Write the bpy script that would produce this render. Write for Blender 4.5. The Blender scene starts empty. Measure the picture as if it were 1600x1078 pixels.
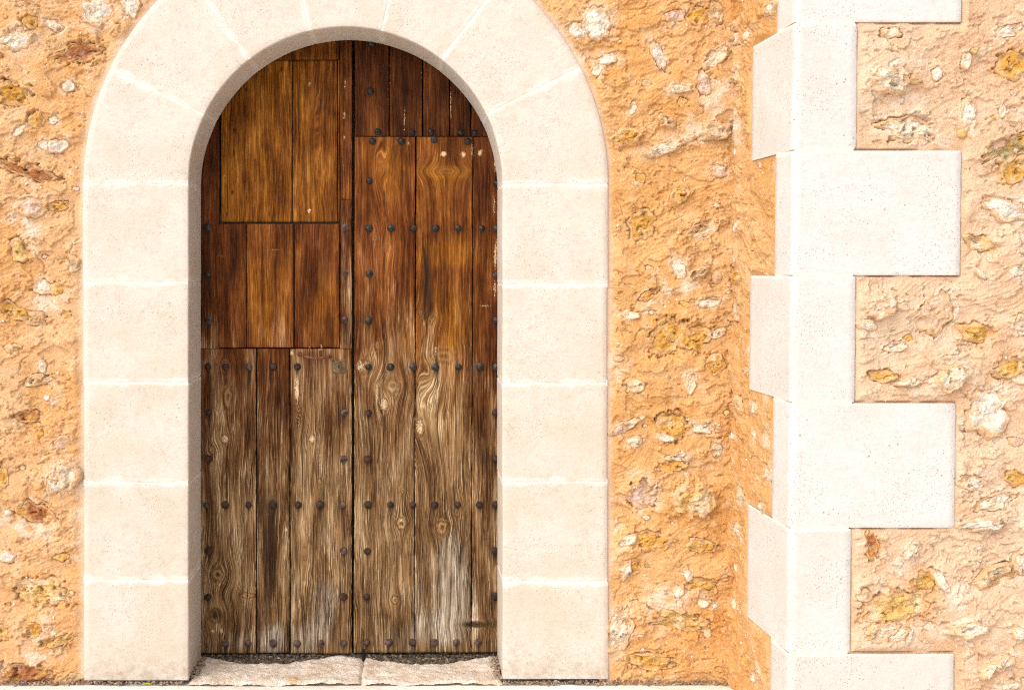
import bpy, bmesh, math, random
import numpy as np
from mathutils import Vector

random.seed(7)
rng = np.random.default_rng(7)
scene = bpy.context.scene
C = scene.collection

# ------------------------------------------------------------------ camera, light, exposure
D = 4.3            # camera distance to the wall plane (m)
PX = 380.0         # photo pixels per metre on the wall plane
VX, VY = 640.0, 420.0
CZ = 1.697         # eye height

cam_d = bpy.data.cameras.new('camera')
cam = bpy.data.objects.new('camera', cam_d)
C.objects.link(cam)
cam.location = (0, -D, CZ)
cam.rotation_euler = (math.radians(90), 0, 0)
cam_d.sensor_width = 36
cam_d.sensor_fit = 'HORIZONTAL'
cam_d.lens = 36 * D * PX / 1600
cam_d.shift_x = (800 - VX) / 1600
cam_d.shift_y = -(539 - VY) / 1600
cam_d.clip_start = 0.05
cam_d.clip_end = 500
scene.camera = cam

SUN_DIR = Vector((-0.76, -0.82, 1.12)).normalized()     # towards the sun: front, left, above
w = bpy.data.worlds.new('World')
scene.world = w
w.use_nodes = True
nt = w.node_tree
bg = nt.nodes['Background']
sky = nt.nodes.new('ShaderNodeTexSky')
sky.sky_type = 'NISHITA'
sky.sun_disc = False
sky.sun_elevation = math.asin(SUN_DIR.z)
sky.sun_rotation = math.atan2(SUN_DIR.x, SUN_DIR.y)
sky.air_density = 0.6
sky.dust_density = 4.0
sky.ozone_density = 0.6
nt.links.new(sky.outputs[0], bg.inputs[0])
bg.inputs[1].default_value = 0.05
sun_d = bpy.data.lights.new('sun', 'SUN')
sun_d.energy = 1.5
sun_d.angle = math.radians(100)
sun_d.color = (1.0, 0.955, 0.90)
sun = bpy.data.objects.new('sun', sun_d)
C.objects.link(sun)
sun.location = SUN_DIR * 20
sun.rotation_euler = (-SUN_DIR).to_track_quat('-Z', 'Y').to_euler()

scene.view_settings.view_transform = 'Standard'
scene.view_settings.look = 'None'
scene.view_settings.exposure = 1.62
scene.view_settings.gamma = 1.0
scene.view_settings.use_curve_mapping = False
scene.cycles.use_denoising = False
scene.cycles.filter_width = 1.15
scene.cycles.sample_clamp_indirect = 6

# ------------------------------------------------------------------ helpers
TF = 0.8604                        # depth ratio of the projecting corner's front face
YF = (TF - 1) * D                  # -0.60
YD = 0.250                         # door plane
TD = (YD + D) / D


def pu(px, t=1.0): return (px - VX) / PX * t
def pv(py, t=1.0): return CZ + (VY - py) / PX * t


_perm = np.random.default_rng(3).permutation(512).astype(np.int64)
_ang = np.random.default_rng(4).random(512) * 2 * np.pi
_gx, _gy = np.cos(_ang), np.sin(_ang)


def perlin(x, y, seed=0):
    x = np.asarray(x, dtype=np.float64) + seed * 17.31
    y = np.asarray(y, dtype=np.float64) - seed * 9.77
    xi = np.floor(x).astype(np.int64); yi = np.floor(y).astype(np.int64)
    xf = x - xi; yf = y - yi
    u = xf * xf * xf * (xf * (xf * 6 - 15) + 10)
    v = yf * yf * yf * (yf * (yf * 6 - 15) + 10)

    def grad(ix, iy, dx, dy):
        k = _perm[(_perm[ix & 511] + iy) & 511]
        return _gx[k] * dx + _gy[k] * dy
    a = grad(xi, yi, xf, yf); b = grad(xi + 1, yi, xf - 1, yf)
    c = grad(xi, yi + 1, xf, yf - 1); d = grad(xi + 1, yi + 1, xf - 1, yf - 1)
    return ((a + u * (b - a)) * (1 - v) + (c + u * (d - c)) * v) * 1.5


def fbm(x, y, octv=4, seed=0, gain=0.5):
    s = 0; a = 1.0; t = 0; f = 1.0
    for o in range(octv):
        s = s + a * perlin(x * f, y * f, seed + o * 3.1)
        t += a; a *= gain; f *= 2.03
    return s / t


def sst(a, b, x):
    t = np.clip((x - a) / (b - a), 0, 1)
    return t * t * (3 - 2 * t)


def raw_mesh(name, verts, faces, smooth=True):
    """verts (N,3) array; faces (M,k) int array or list of index lists"""
    me = bpy.data.meshes.new(name)
    if isinstance(faces, np.ndarray):
        m, k = faces.shape
        me.vertices.add(len(verts)); me.vertices.foreach_set('co', np.asarray(verts, np.float32).ravel())
        me.loops.add(m * k); me.loops.foreach_set('vertex_index', faces.astype(np.int32).ravel())
        me.polygons.add(m); me.polygons.foreach_set('loop_start', (np.arange(m) * k).astype(np.int32))
        me.update(calc_edges=True)
    else:
        me.from_pydata([tuple(v) for v in verts], [], faces)
        me.update()
    if smooth:
        me.shade_smooth()
    return me


def fattr(me, name, vals):
    a = me.attributes.new(name, 'FLOAT', 'POINT')
    a.data.foreach_set('value', np.asarray(vals, np.float32).ravel())


def cattr(me, name, cols):
    a = me.attributes.new(name, 'FLOAT_COLOR', 'POINT')
    cols = np.asarray(cols, np.float32)
    if cols.shape[1] == 3:
        cols = np.concatenate([cols, np.ones((len(cols), 1), np.float32)], 1)
    a.data.foreach_set('color', cols.ravel())


def link(name, me, mat=None, parent=None, kind=None, label=None):
    o = bpy.data.objects.new(name, me)
    C.objects.link(o)
    if mat and not me.materials:
        me.materials.append(mat)
    if parent: o.parent = parent
    if kind: o['kind'] = kind
    if label: o['label'] = label
    return o


def thing(name, label, cat, group=None):
    o = bpy.data.objects.new(name, None)
    C.objects.link(o)
    o.empty_display_size = 0.1
    o['label'] = label; o['category'] = cat
    if group: o['group'] = group
    return o


def bm_obj(name, bm, mat, parent=None, smooth=False, **kw):
    me = bpy.data.meshes.new(name)
    bm.to_mesh(me); bm.free()
    if smooth: me.shade_smooth()
    return link(name, me, mat, parent, **kw)


def bm_box(bm, x0, x1, y0, y1, z0, z1):
    vs = [bm.verts.new((x, y, z)) for x in (x0, x1) for y in (y0, y1) for z in (z0, z1)]
    for f in ((0, 1, 3, 2), (4, 6, 7, 5), (0, 4, 5, 1), (2, 3, 7, 6), (0, 2, 6, 4), (1, 5, 7, 3)):
        bm.faces.new([vs[i] for i in f])
    return vs


def tube(pts, rad, n=8):
    pts = [Vector(p) for p in pts]
    V = []; F = []
    for i, p in enumerate(pts):
        t = (pts[min(i + 1, len(pts) - 1)] - pts[max(i - 1, 0)]).normalized()
        a = t.cross(Vector((0.13, 0.2, 0.97))).normalized(); b = t.cross(a)
        r = rad[i] if isinstance(rad, (list, tuple)) else rad
        for k in range(n):
            th = 2 * math.pi * k / n
            V.append(p + a * r * math.cos(th) + b * r * math.sin(th))
    for i in range(len(pts) - 1):
        for k in range(n):
            F.append([i * n + k, i * n + (k + 1) % n, (i + 1) * n + (k + 1) % n, (i + 1) * n + k])
    F.append(list(range(n))[::-1]); F.append([(len(pts) - 1) * n + k for k in range(n)])
    return V, F


# ------------------------------------------------------------------ node helper
class N:
    def __init__(self, name):
        self.m = bpy.data.materials.new(name); self.m.use_nodes = True
        self.t = self.m.node_tree
        self.b = self.t.nodes['Principled BSDF']
        self.b.inputs['Specular IOR Level'].default_value = 0.25

    def nd(self, typ, **kw):
        n = self.t.nodes.new(typ)
        for k, v in kw.items(): setattr(n, k, v)
        return n

    def put(self, sock, v):
        if isinstance(v, bpy.types.NodeSocket): self.t.links.new(v, sock)
        elif v is not None:
            if isinstance(v, (tuple, list)) and sock.type == 'RGBA' and len(v) == 3: v = (*v, 1)
            sock.default_value = v

    def math(self, op, a, b=None, c=None, clamp=False):
        n = self.nd('ShaderNodeMath', operation=op, use_clamp=clamp)
        for i, v in enumerate((a, b, c)): self.put(n.inputs[i], v)
        return n.outputs[0]

    def attr(self, name, out='Fac'):
        n = self.nd('ShaderNodeAttribute', attribute_name=name)
        return n.outputs[out]

    def comb(self, x, y, z):
        n = self.nd('ShaderNodeCombineXYZ')
        for i, v in enumerate((x, y, z)): self.put(n.inputs[i], v)
        return n.outputs[0]

    def obj(self, sx=1, sy=1, sz=1):
        g = self.nd('ShaderNodeNewGeometry')
        mp = self.nd('ShaderNodeMapping')
        self.put(mp.inputs['Vector'], g.outputs['Position'])
        mp.inputs['Scale'].default_value = (sx, sy, sz)
        return mp.outputs[0]

    def noise(self, vec, scale, detail=3, rough=0.55, dist=0.0):
        n = self.nd('ShaderNodeTexNoise')
        self.put(n.inputs['Vector'], vec)
        n.inputs['Scale'].default_value = scale; n.inputs['Detail'].default_value = detail
        n.inputs['Roughness'].default_value = rough; n.inputs['Distortion'].default_value = dist
        return n.outputs['Fac']

    def vor(self, vec, scale, feature='F1'):
        n = self.nd('ShaderNodeTexVoronoi', feature=feature)
        self.put(n.inputs['Vector'], vec); n.inputs['Scale'].default_value = scale
        return n.outputs['Distance']

    def ramp(self, fac, *stops):
        n = self.nd('ShaderNodeValToRGB')
        self.put(n.inputs[0], fac)
        e = n.color_ramp.elements
        while len(e) < len(stops): e.new(0.5)
        for el, (p, c) in zip(e, stops):
            el.position = p
            el.color = (c, c, c, 1) if isinstance(c, (int, float)) else (*c, 1)
        return n.outputs[0]

    def mix(self, fac, a, b, mode='MIX'):
        n = self.nd('ShaderNodeMix', data_type='RGBA', blend_type=mode)
        self.put(n.inputs[0], fac); self.put(n.inputs[6], a); self.put(n.inputs[7], b)
        return n.outputs[2]

    def step(self, x, a, b):
        n = self.nd('ShaderNodeMapRange', interpolation_type='SMOOTHSTEP')
        self.put(n.inputs[0], x); n.inputs[1].default_value = a; n.inputs[2].default_value = b
        return n.outputs[0]

    def bump(self, h, dist, strength=1.0, prev=None):
        n = self.nd('ShaderNodeBump')
        n.inputs['Strength'].default_value = strength; n.inputs['Distance'].default_value = dist
        self.put(n.inputs['Height'], h)
        if prev is not None: self.put(n.inputs['Normal'], prev)
        return n.outputs[0]

    def out(self, col=None, rough=0.85, normal=None, metal=None):
        self.put(self.b.inputs['Base Color'], col); self.put(self.b.inputs['Roughness'], rough)
        self.put(self.b.inputs['Normal'], normal); self.put(self.b.inputs['Metallic'], metal)
        return self.m


# ------------------------------------------------------------------ materials
def mat_plaster(name, base, warm, pale):
    n = N(name)
    p = n.obj()
    a = n.noise(p, 2.6, 4, 0.55)
    b = n.noise(p, 17, 4, 0.6)
    c = n.noise(p, 95, 4, 0.65)
    col = n.mix(n.step(a, 0.38, 0.66), base, warm)
    col = n.mix(n.math('MULTIPLY', n.step(b, 0.5, 0.72), 0.75), col, pale)
    col = n.mix(n.math('MULTIPLY', n.step(c, 0.42, 0.25), 0.5), col, tuple(0.6 * x for x in warm))
    col = n.mix(n.math('MULTIPLY', n.step(c, 0.58, 0.74), 0.6), col, tuple(min(0.85, x * 1.3 + 0.05) for x in pale))
    # lime smears where the plaster was feathered against cut stone
    e = n.attr('edge')
    lim = n.step(n.math('ADD', e, n.math('MULTIPLY', n.math('SUBTRACT', b, 0.5), 0.9)), 0.35, 1.0)
    col = n.mix(n.math('MULTIPLY', lim, 0.8), col, (0.68, 0.52, 0.40))
    # lime bloom patches
    col = n.mix(n.math('MULTIPLY', n.attr('lime'), n.step(b, 0.35, 0.6)), col, (0.72, 0.61, 0.49))
    col = n.mix(n.math('MULTIPLY', n.attr('stain'), n.step(n.noise(p, 24, 4, 0.65), 0.35, 0.62)), col, (0.60, 0.31, 0.085))
    # ingrained grime
    col = n.mix(n.math('MULTIPLY', n.attr('grime'), n.step(c, 0.75, 0.35)), col, (0.22, 0.13, 0.075))
    f = n.noise(p, 260, 3, 0.7)
    col = n.mix(n.math('MULTIPLY', n.step(f, 0.42, 0.26), 0.55), col, tuple(0.5 * x for x in warm))
    col = n.mix(n.math('MULTIPLY', n.step(f, 0.60, 0.72), 0.5), col, tuple(min(0.85, x * 1.3 + 0.05) for x in pale))
    h = n.math('ADD', n.math('MULTIPLY', n.noise(p, 140, 4, 0.7), 0.6), n.math('MULTIPLY', f, 0.4))
    return n.out(col, 0.92, n.bump(h, 0.009, 1.0))


def mat_rock():
    n = N('field_stone')
    p = n.obj()
    t = n.attr('tint', 'Color')
    a = n.noise(p, 22, 5, 0.65)
    b = n.noise(p, 75, 4, 0.7)
    col = n.mix(n.step(a, 0.5, 0.68), t, n.mix(0.55, t, (0.74, 0.62, 0.45)))
    col = n.mix(n.math('MULTIPLY', n.step(a, 0.46, 0.3), 0.7), col, n.mix(0.65, t, (0.42, 0.2, 0.05)))
    col = n.mix(n.math('MULTIPLY', n.step(b, 0.42, 0.28), 0.65), col, (0.2, 0.1, 0.035))
    d = n.noise(p, 34, 5, 0.7, 0.6)
    rim = n.math('MULTIPLY', n.math('SUBTRACT', n.attr('rim'), 0.74), 0.75)
    col = n.mix(n.math('MULTIPLY', n.step(n.math('ADD', d, rim), 0.47, 0.60), 0.88), col, (0.645, 0.405, 0.21))
    h = n.math('ADD', n.math('MULTIPLY', b, 0.7), n.math('MULTIPLY', n.noise(p, 260, 3, 0.6), 0.3))
    return n.out(col, 0.85, n.bump(h, 0.012, 1.0))


def mat_ashlar(name, dark, light, pit=0.5):
    n = N(name)
    p = n.obj()
    t = n.attr('shade')
    a = n.noise(p, 4.5, 5, 0.6)
    b = n.noise(p, 38, 5, 0.68)
    c = n.noise(p, 150, 3, 0.6)
    col = n.mix(n.math('ADD', n.step(a, 0.32, 0.68), n.math('MULTIPLY', t, 0.6), clamp=True), dark, light)
    col = n.mix(n.math('MULTIPLY', n.step(b, 0.50, 0.68), 0.45), col, tuple(x * 0.84 for x in dark))
    col = n.mix(n.math('MULTIPLY', n.step(c, 0.40, 0.28), 0.28), col, tuple(x * 0.6 for x in dark))
    # veins of darker bed
    v = n.noise(n.obj(3, 3, 9), 3.2, 4, 0.6, 1.2)
    col = n.mix(n.math('MULTIPLY', n.step(n.math('ABSOLUTE', n.math('SUBTRACT', v, 0.5)), 0.05, 0.0), 0.22), col, tuple(x * 0.8 for x in dark))
    # lime wash dragged over the joints
    e = n.attr('edge')
    lim = n.step(n.math('ADD', e, n.math('MULTIPLY', n.math('SUBTRACT', n.noise(p, 14, 4, 0.6), 0.5), 1.6)), 0.25, 0.95)
    col = n.mix(n.math('MULTIPLY', lim, 0.9), col, (0.65, 0.62, 0.575))
    g = n.attr('soil')
    col = n.mix(n.math('MULTIPLY', g, n.step(b, 0.35, 0.65)), col, (0.26, 0.19, 0.12))
    # tool pits
    pv_ = n.vor(p, 44)
    pm = n.math('MULTIPLY', n.step(pv_, 0.17, 0.08), n.step(n.noise(p, 7, 3), 0.55, 0.64))
    pm = n.math('MAXIMUM', pm, n.math('MULTIPLY', n.step(n.vor(p, 110), 0.2, 0.1), n.step(n.noise(p, 5, 3), 0.46, 0.58)))
    col = n.mix(n.math('MULTIPLY', pm, pit), col, (0.20, 0.13, 0.07))
    h = n.math('SUBTRACT', n.math('ADD', n.math('MULTIPLY', b, 0.5), n.math('MULTIPLY', c, 0.35)), n.math('MULTIPLY', pm, 0.8))
    return n.out(col, 0.8, n.bump(h, 0.0035, 0.9))


def mat_mortar():
    n = N('lime_mortar')
    p = n.obj()
    a = n.noise(p, 30, 4, 0.6)
    col = n.mix(n.step(a, 0.35, 0.65), (0.61, 0.56, 0.49), (0.67, 0.63, 0.58))
    return n.out(col, 0.9, n.bump(n.noise(p, 120, 4), 0.004, 0.8))


def mat_wood():
    n = N('old_wood')
    g = n.attr('g'); z = n.attr('zc'); s = n.attr('seed')
    we = n.attr('weather'); gold = n.attr('gold'); grey = n.attr('grey')
    dark = n.attr('dark'); pale = n.attr('pale'); kd = n.attr('kd'); tone = n.attr('tone')
    M = n.math
    fine = n.noise(n.comb(M('MULTIPLY', g, 310), M('MULTIPLY', z, 6.0), s), 1, 4, 0.65)
    med = n.noise(n.comb(M('MULTIPLY', g, 92), M('MULTIPLY', z, 2.6), M('ADD', s, 7.3)), 1, 4, 0.6)
    lo = n.noise(n.comb(M('MULTIPLY', g, 14), M('MULTIPLY', z, 2.6), M('ADD', s, 3.1)), 1, 4, 0.55)
    fib = n.noise(n.comb(M('MULTIPLY', g, 640), M('MULTIPLY', z, 20), M('ADD', s, 1.7)), 1, 3, 0.6)
    wv = n.noise(n.comb(M('MULTIPLY', g, 30), M('MULTIPLY', z, 7.0), M('ADD', s, 19)), 1, 3, 0.6)
    sw = M('SINE', M('MULTIPLY', M('ADD', M('ADD', M('MULTIPLY', g, 175), M('MULTIPLY', med, 3.4)), M('MULTIPLY', wv, 2.4)), 6.2832))
    ring = M('ADD', M('MULTIPLY', M('MULTIPLY', sw, 0.5), n.step(wv, 0.30, 0.62)), 0.5)
    # varnished brown
    vf = M('ADD', M('ADD', M('MULTIPLY', med, 0.55), M('MULTIPLY', fine, 0.40)), M('MULTIPLY', ring, 0.10))
    vf = M('ADD', vf, M('MULTIPLY', M('SUBTRACT', lo, 0.5), 0.55))
    vf = M('ADD', vf, M('MULTIPLY', M('SUBTRACT', n.noise(n.obj(5, 1, 2.2), 3.0, 4, 0.65), 0.5), 0.35))
    vf = M('ADD', vf, M('MULTIPLY', M('SUBTRACT', fib, 0.5), 0.5))
    v1 = n.ramp(vf, (0.33, (0.019, 0.0052, 0.0018)), (0.49, (0.068, 0.0185, 0.0045)), (0.64, (0.155, 0.046, 0.011)), (0.80, (0.30, 0.115, 0.032)))
    v2 = n.ramp(vf, (0.32, (0.055, 0.0165, 0.0025)), (0.49, (0.155, 0.050, 0.0045)), (0.64, (0.29, 0.115, 0.012)), (0.80, (0.50, 0.25, 0.045)))
    gf = M('ADD', M('MULTIPLY', gold, 1.0), M('MULTIPLY', M('MULTIPLY', gold, M('SUBTRACT', fine, 0.5)), 1.6), clamp=True)
    var = n.mix(gf, v1, v2)
    var = n.mix(1.0, var, n.comb(tone, tone, tone), 'MULTIPLY')
    # weathered blond
    wf = M('ADD', M('ADD', M('MULTIPLY', ring, 0.30), M('MULTIPLY', fine, 0.50)), M('MULTIPLY', fib, 0.20))
    wf = M('ADD', M('ADD', wf, M('MULTIPLY', M('SUBTRACT', lo, 0.5), 0.75)), M('MULTIPLY', M('SUBTRACT', med, 0.5), 0.5))
    wea = n.ramp(wf, (0.24, (0.026, 0.011, 0.004)), (0.40, (0.098, 0.049, 0.020)), (0.57, (0.24, 0.142, 0.064)), (0.78, (0.54, 0.40, 0.24)))
    gry = n.ramp(wf, (0.25, (0.03, 0.021, 0.013)), (0.40, (0.15, 0.11, 0.073)), (0.56, (0.36, 0.295, 0.215)), (0.76, (0.66, 0.58, 0.46)))
    jit = M('ADD', M('MULTIPLY', M('SUBTRACT', fine, 0.5), 0.9), M('MULTIPLY', M('SUBTRACT', lo, 0.5), 0.9))
    wm = n.step(M('ADD', we, jit), 0.2, 0.85)
    col = n.mix(wm, var, wea)
    gm = n.step(M('ADD', grey, M('MULTIPLY', jit, 0.8)), 0.25, 0.8)
    col = n.mix(gm, col, gry)
    # knots
    kr = M('SINE', M('MULTIPLY', M('ADD', kd, M('ADD', M('MULTIPLY', fine, 0.30), M('MULTIPLY', n.noise(n.obj(1, 1, 1), 45, 2, 0.5), 0.7))), 9))
    kc = n.ramp(M('ADD', M('MULTIPLY', kr, 0.5), 0.5), (0.1, (0.10, 0.045, 0.015)), (0.5, (0.18, 0.095, 0.034)), (0.9, (0.30, 0.18, 0.08)))
    kc = n.mix(n.step(kd, 0.34, 0.12), kc, (0.05, 0.022, 0.01))
    col = n.mix(M('MULTIPLY', n.step(kd, 1.15, 0.75), M('ADD', M('MULTIPLY', we, 0.6), 0.12, clamp=True)), col, kc)
    # stains, dark runs
    dm = n.step(M('ADD', dark, M('MULTIPLY', M('SUBTRACT', fine, 0.5), 0.9)), 0.15, 0.95)
    col = n.mix(M('MULTIPLY', dm, 0.88), col, (0.022, 0.012, 0.007))
    # old filler and paint
    pm = n.step(M('ADD', M('MULTIPLY', pale, 0.85), M('MULTIPLY', M('SUBTRACT', n.noise(n.obj(2.2, 1, 1), 120, 3, 0.7), 0.52), 2.2)), 0.40, 0.75)
    pm = M('MULTIPLY', pm, n.step(pale, 0.04, 0.3))
    col = n.mix(M('MULTIPLY', pm, 0.9), col, (0.62, 0.47, 0.30))
    # drying checks
    ck = M('MULTIPLY', n.step(n.noise(n.comb(M('MULTIPLY', g, 150), M('MULTIPLY', z, 1.6), M('ADD', s, 11)), 1, 2, 0.5), 0.35, 0.27), M('ADD', M('MULTIPLY', we, 0.9), 0.2, clamp=True))
    col = n.mix(M('MULTIPLY', ck, 0.85), col, (0.02, 0.011, 0.006))
    h = M('SUBTRACT', M('ADD', M('MULTIPLY', fine, 0.5), M('MULTIPLY', ring, M('MULTIPLY', we, 0.7))), M('MULTIPLY', ck, 0.8))
    r = M('ADD', 0.5, M('MULTIPLY', wm, 0.32))
    n.b.inputs['Specular IOR Level'].default_value = 0.06
    return n.out(col, r, n.bump(h, 0.006, 1.0))


def mat_iron(name, c0, c1, rough, metal):
    n = N(name)
    p = n.obj()
    a = n.noise(p, 55, 4, 0.65)
    b = n.noise(p, 170, 3, 0.6)
    col = n.mix(n.step(a, 0.4, 0.65), c0, c1)
    r = n.math('ADD', rough, n.math('MULTIPLY', b, 0.25))
    return n.out(col, r, n.bump(n.math('ADD', a, n.math('MULTIPLY', b, 0.5)), 0.004, 0.9), metal)


def mat_soil(name, c0, c1, c2):
    n = N(name)
    p = n.obj()
    a = n.noise(p, 60, 5, 0.7)
    col = n.ramp(a, (0.3, c0), (0.5, c1), (0.72, c2))
    return n.out(col, 0.95, n.bump(n.noise(p, 210, 4), 0.006, 1))


def mat_paving():
    n = N('pale_paving')
    p = n.obj()
    a = n.noise(p, 2.2, 5, 0.6); b = n.noise(p, 40, 5, 0.7)
    col = n.mix(n.step(a, 0.35, 0.65), (0.68, 0.61, 0.52), (0.76, 0.71, 0.64))
    col = n.mix(n.math('MULTIPLY', n.step(b, 0.45, 0.3), 0.5), col, (0.30, 0.22, 0.15))
    return n.out(col, 0.85, n.bump(b, 0.006, 0.8))


def mat_step():
    n = N('worn_step_stone')
    p = n.obj()
    a = n.noise(p, 7, 5, 0.65); b = n.noise(p, 45, 5, 0.7)
    col = n.mix(n.step(a, 0.35, 0.62), (0.56, 0.45, 0.34), (0.70, 0.62, 0.53))
    col = n.mix(n.math('MULTIPLY', n.step(n.noise(p, 5, 3), 0.58, 0.72), 0.8), col, (0.62, 0.36, 0.10))
    col = n.mix(n.math('MULTIPLY', n.step(b, 0.46, 0.32), 0.6), col, (0.22, 0.155, 0.11))
    return n.out(col, 0.85, n.bump(n.math('ADD', b, n.noise(p, 160, 3)), 0.008, 1))


M_PL_A = mat_plaster('lime_plaster', (0.645, 0.39, 0.20), (0.615, 0.33, 0.13), (0.68, 0.49, 0.31))
M_PL_M = mat_plaster('lime_plaster_ochre_bounce', (0.635, 0.375, 0.165), (0.61, 0.315, 0.105), (0.66, 0.465, 0.27))  # more orange plaster, bounce and shade of the recess partly put into its colour
M_PL_B = mat_plaster('lime_plaster_corner', (0.67, 0.485, 0.33), (0.64, 0.41, 0.25), (0.695, 0.55, 0.42))
M_ROCK = mat_rock()
M_ARCH = mat_ashlar('arch_limestone', (0.515, 0.45, 0.37), (0.55, 0.51, 0.455), 0.12)
M_QUOIN = mat_ashlar('quoin_limestone', (0.525, 0.50, 0.465), (0.56, 0.55, 0.535), 0.42)
M_MORTAR = mat_mortar()
M_WOOD = mat_wood()
M_IRON = mat_iron('black_iron', (0.007, 0.007, 0.008), (0.022, 0.018, 0.016), 0.05, 0.0)
M_IRON.node_tree.nodes['Principled BSDF'].inputs['Specular IOR Level'].default_value = 0.42
M_IRON2 = mat_iron('rusted_iron', (0.020, 0.013, 0.011), (0.060, 0.032, 0.022), 0.55, 0.3)
M_IRON3 = mat_iron('worn_iron', (0.035, 0.022, 0.019), (0.125, 0.080, 0.066), 0.5, 0.2)
M_RUST = mat_iron('red_rust', (0.10, 0.035, 0.018), (0.22, 0.085, 0.045), 0.6, 0.2)
M_BRASS = mat_iron('tarnished_lock', (0.09, 0.06, 0.032), (0.19, 0.13, 0.07), 0.45, 0.35)
M_DARK = mat_iron('keyhole_dark', (0.006, 0.005, 0.004), (0.012, 0.009, 0.007), 0.8, 0)
M_SOIL = mat_soil('gap_earth_shade', (0.02, 0.016, 0.012), (0.075, 0.055, 0.038), (0.30, 0.23, 0.16))
M_GRIT = mat_soil('wall_foot_grit', (0.09, 0.06, 0.042), (0.30, 0.215, 0.15), (0.60, 0.48, 0.36))
M_PAVE = mat_paving()
M_STEP = mat_step()
M_CORE = mat_soil('wall_core', (0.12, 0.08, 0.05), (0.16, 0.11, 0.07), (0.22, 0.16, 0.10))
nl = N('leaf_green'); M_LEAF = nl.out(nl.mix(nl.noise(nl.obj(), 120), (0.42, 0.46, 0.02), (0.16, 0.26, 0.015)), 0.5)

# ------------------------------------------------------------------ arch outline
UC = pu(540)
ZS = pv(288)            # springing
R_IN = 245 / PX
R_OUT = 409 / PX
WALL_TOP = 4.6


def arch_dist(u, v):
    return np.where(v < ZS, np.abs(u - UC) - R_OUT, np.hypot(u - UC, v - ZS) - R_OUT)


# ------------------------------------------------------------------ quoin layout (photo pixels)
LEAN = 0.010


def lean(v): return LEAN * (np.asarray(v) - 1.25)


XF = pu(1237.0, TF)
Q_JOINT = [-150, 36, 235, 431, 629, 825, 1020, 1172]
Q_LONG = [True, False, True, False, True, False, True]
Q_FRONT = [1503, 1338.5, 1501, 1336, 1492, 1329, 1490]
L_RET = 0.392; S_RET = 0.158


def q_len(i):
    vm = pv((Q_JOINT[i] + Q_JOINT[i + 1]) / 2, TF)
    return pu(Q_FRONT[i], TF) - (XF + float(lean(vm)))


# ------------------------------------------------------------------ rubble walls
COLS = dict(ochre=(0.60, 0.32, 0.065), gold=(0.65, 0.42, 0.15), white=(0.77, 0.70, 0.61), cream=(0.70, 0.58, 0.42),
            tan=(0.57, 0.37, 0.195), pink=(0.69, 0.50, 0.41), rust=(0.40, 0.155, 0.06), olive=(0.34, 0.26, 0.12))

ST_LEFT = [
    (47, 35, 13, 10, 0, 'ochre', .8), (85, 40, 15, 8, -20, 'cream', .5), (120, 83, 42, 13, 12, 'rust', 1), (150, 18, 24, 24, 0, 'white', .3),
    (205, 10, 13, 20, 10, 'white', .3), (25, 62, 26, 17, 8, 'white', .4), (20, 145, 30, 20, 0, 'ochre', 1.4), (107, 135, 11, 9, 0, 'white', .4),
    (57, 187, 13, 14, 20, 'ochre', 1.3), (90, 228, 19, 11, 12, 'white', .4), (67, 226, 8, 9, 0, 'white', .4), (40, 265, 46, 12, -20, 'rust', 1),
    (53, 325, 20, 15, 0, 'pink', .3), (90, 322, 18, 8, 10, 'ochre', .8), (30, 390, 14, 19, 20, 'gold', .9), (113, 413, 11, 15, 0, 'tan', -.4),
    (65, 450, 17, 11, 0, 'white', .8), (90, 452, 16, 10, -10, 'ochre', .9), (20, 485, 32, 12, -22, 'ochre', 1), (50, 498, 22, 12, -10, 'tan', .6),
    (103, 495, 9, 8, -30, 'olive', .9), (66, 573, 6, 11, 10, 'white', -.3), (60, 594, 24, 8, 15, 'tan', .5), (40, 650, 18, 10, 0, 'rust', 1.2),
    (100, 745, 28, 20, 30, 'cream', -.4), (5, 745, 9, 17, 0, 'ochre', .9), (55, 800, 30, 14, -20, 'rust', 1), (62, 925, 46, 22, -10, 'gold', .9),
    (52, 983, 14, 14, -40, 'ochre', .9), (90, 1000, 24, 9, 14, 'ochre', .9), (10, 870, 14, 9, 0, 'white', .3), (35, 1055, 44, 20, -5, 'rust', 1.5),
    (3, 1045, 9, 11, 0, 'white', .3), (116, 1058, 14, 8, 0, 'tan', -.4), (3, 990, 9, 13, 0, 'ochre', .8), (30, 205, 12, 6, 30, 'white', .3),
    (95, 870, 12, 7, 0, 'ochre', .5), (20, 545, 14, 8, 0, 'tan', .6), (100, 690, 14, 10, 20, 'pink', .3), (40, 10, 18, 7, 0, 'tan', .4)]
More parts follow.
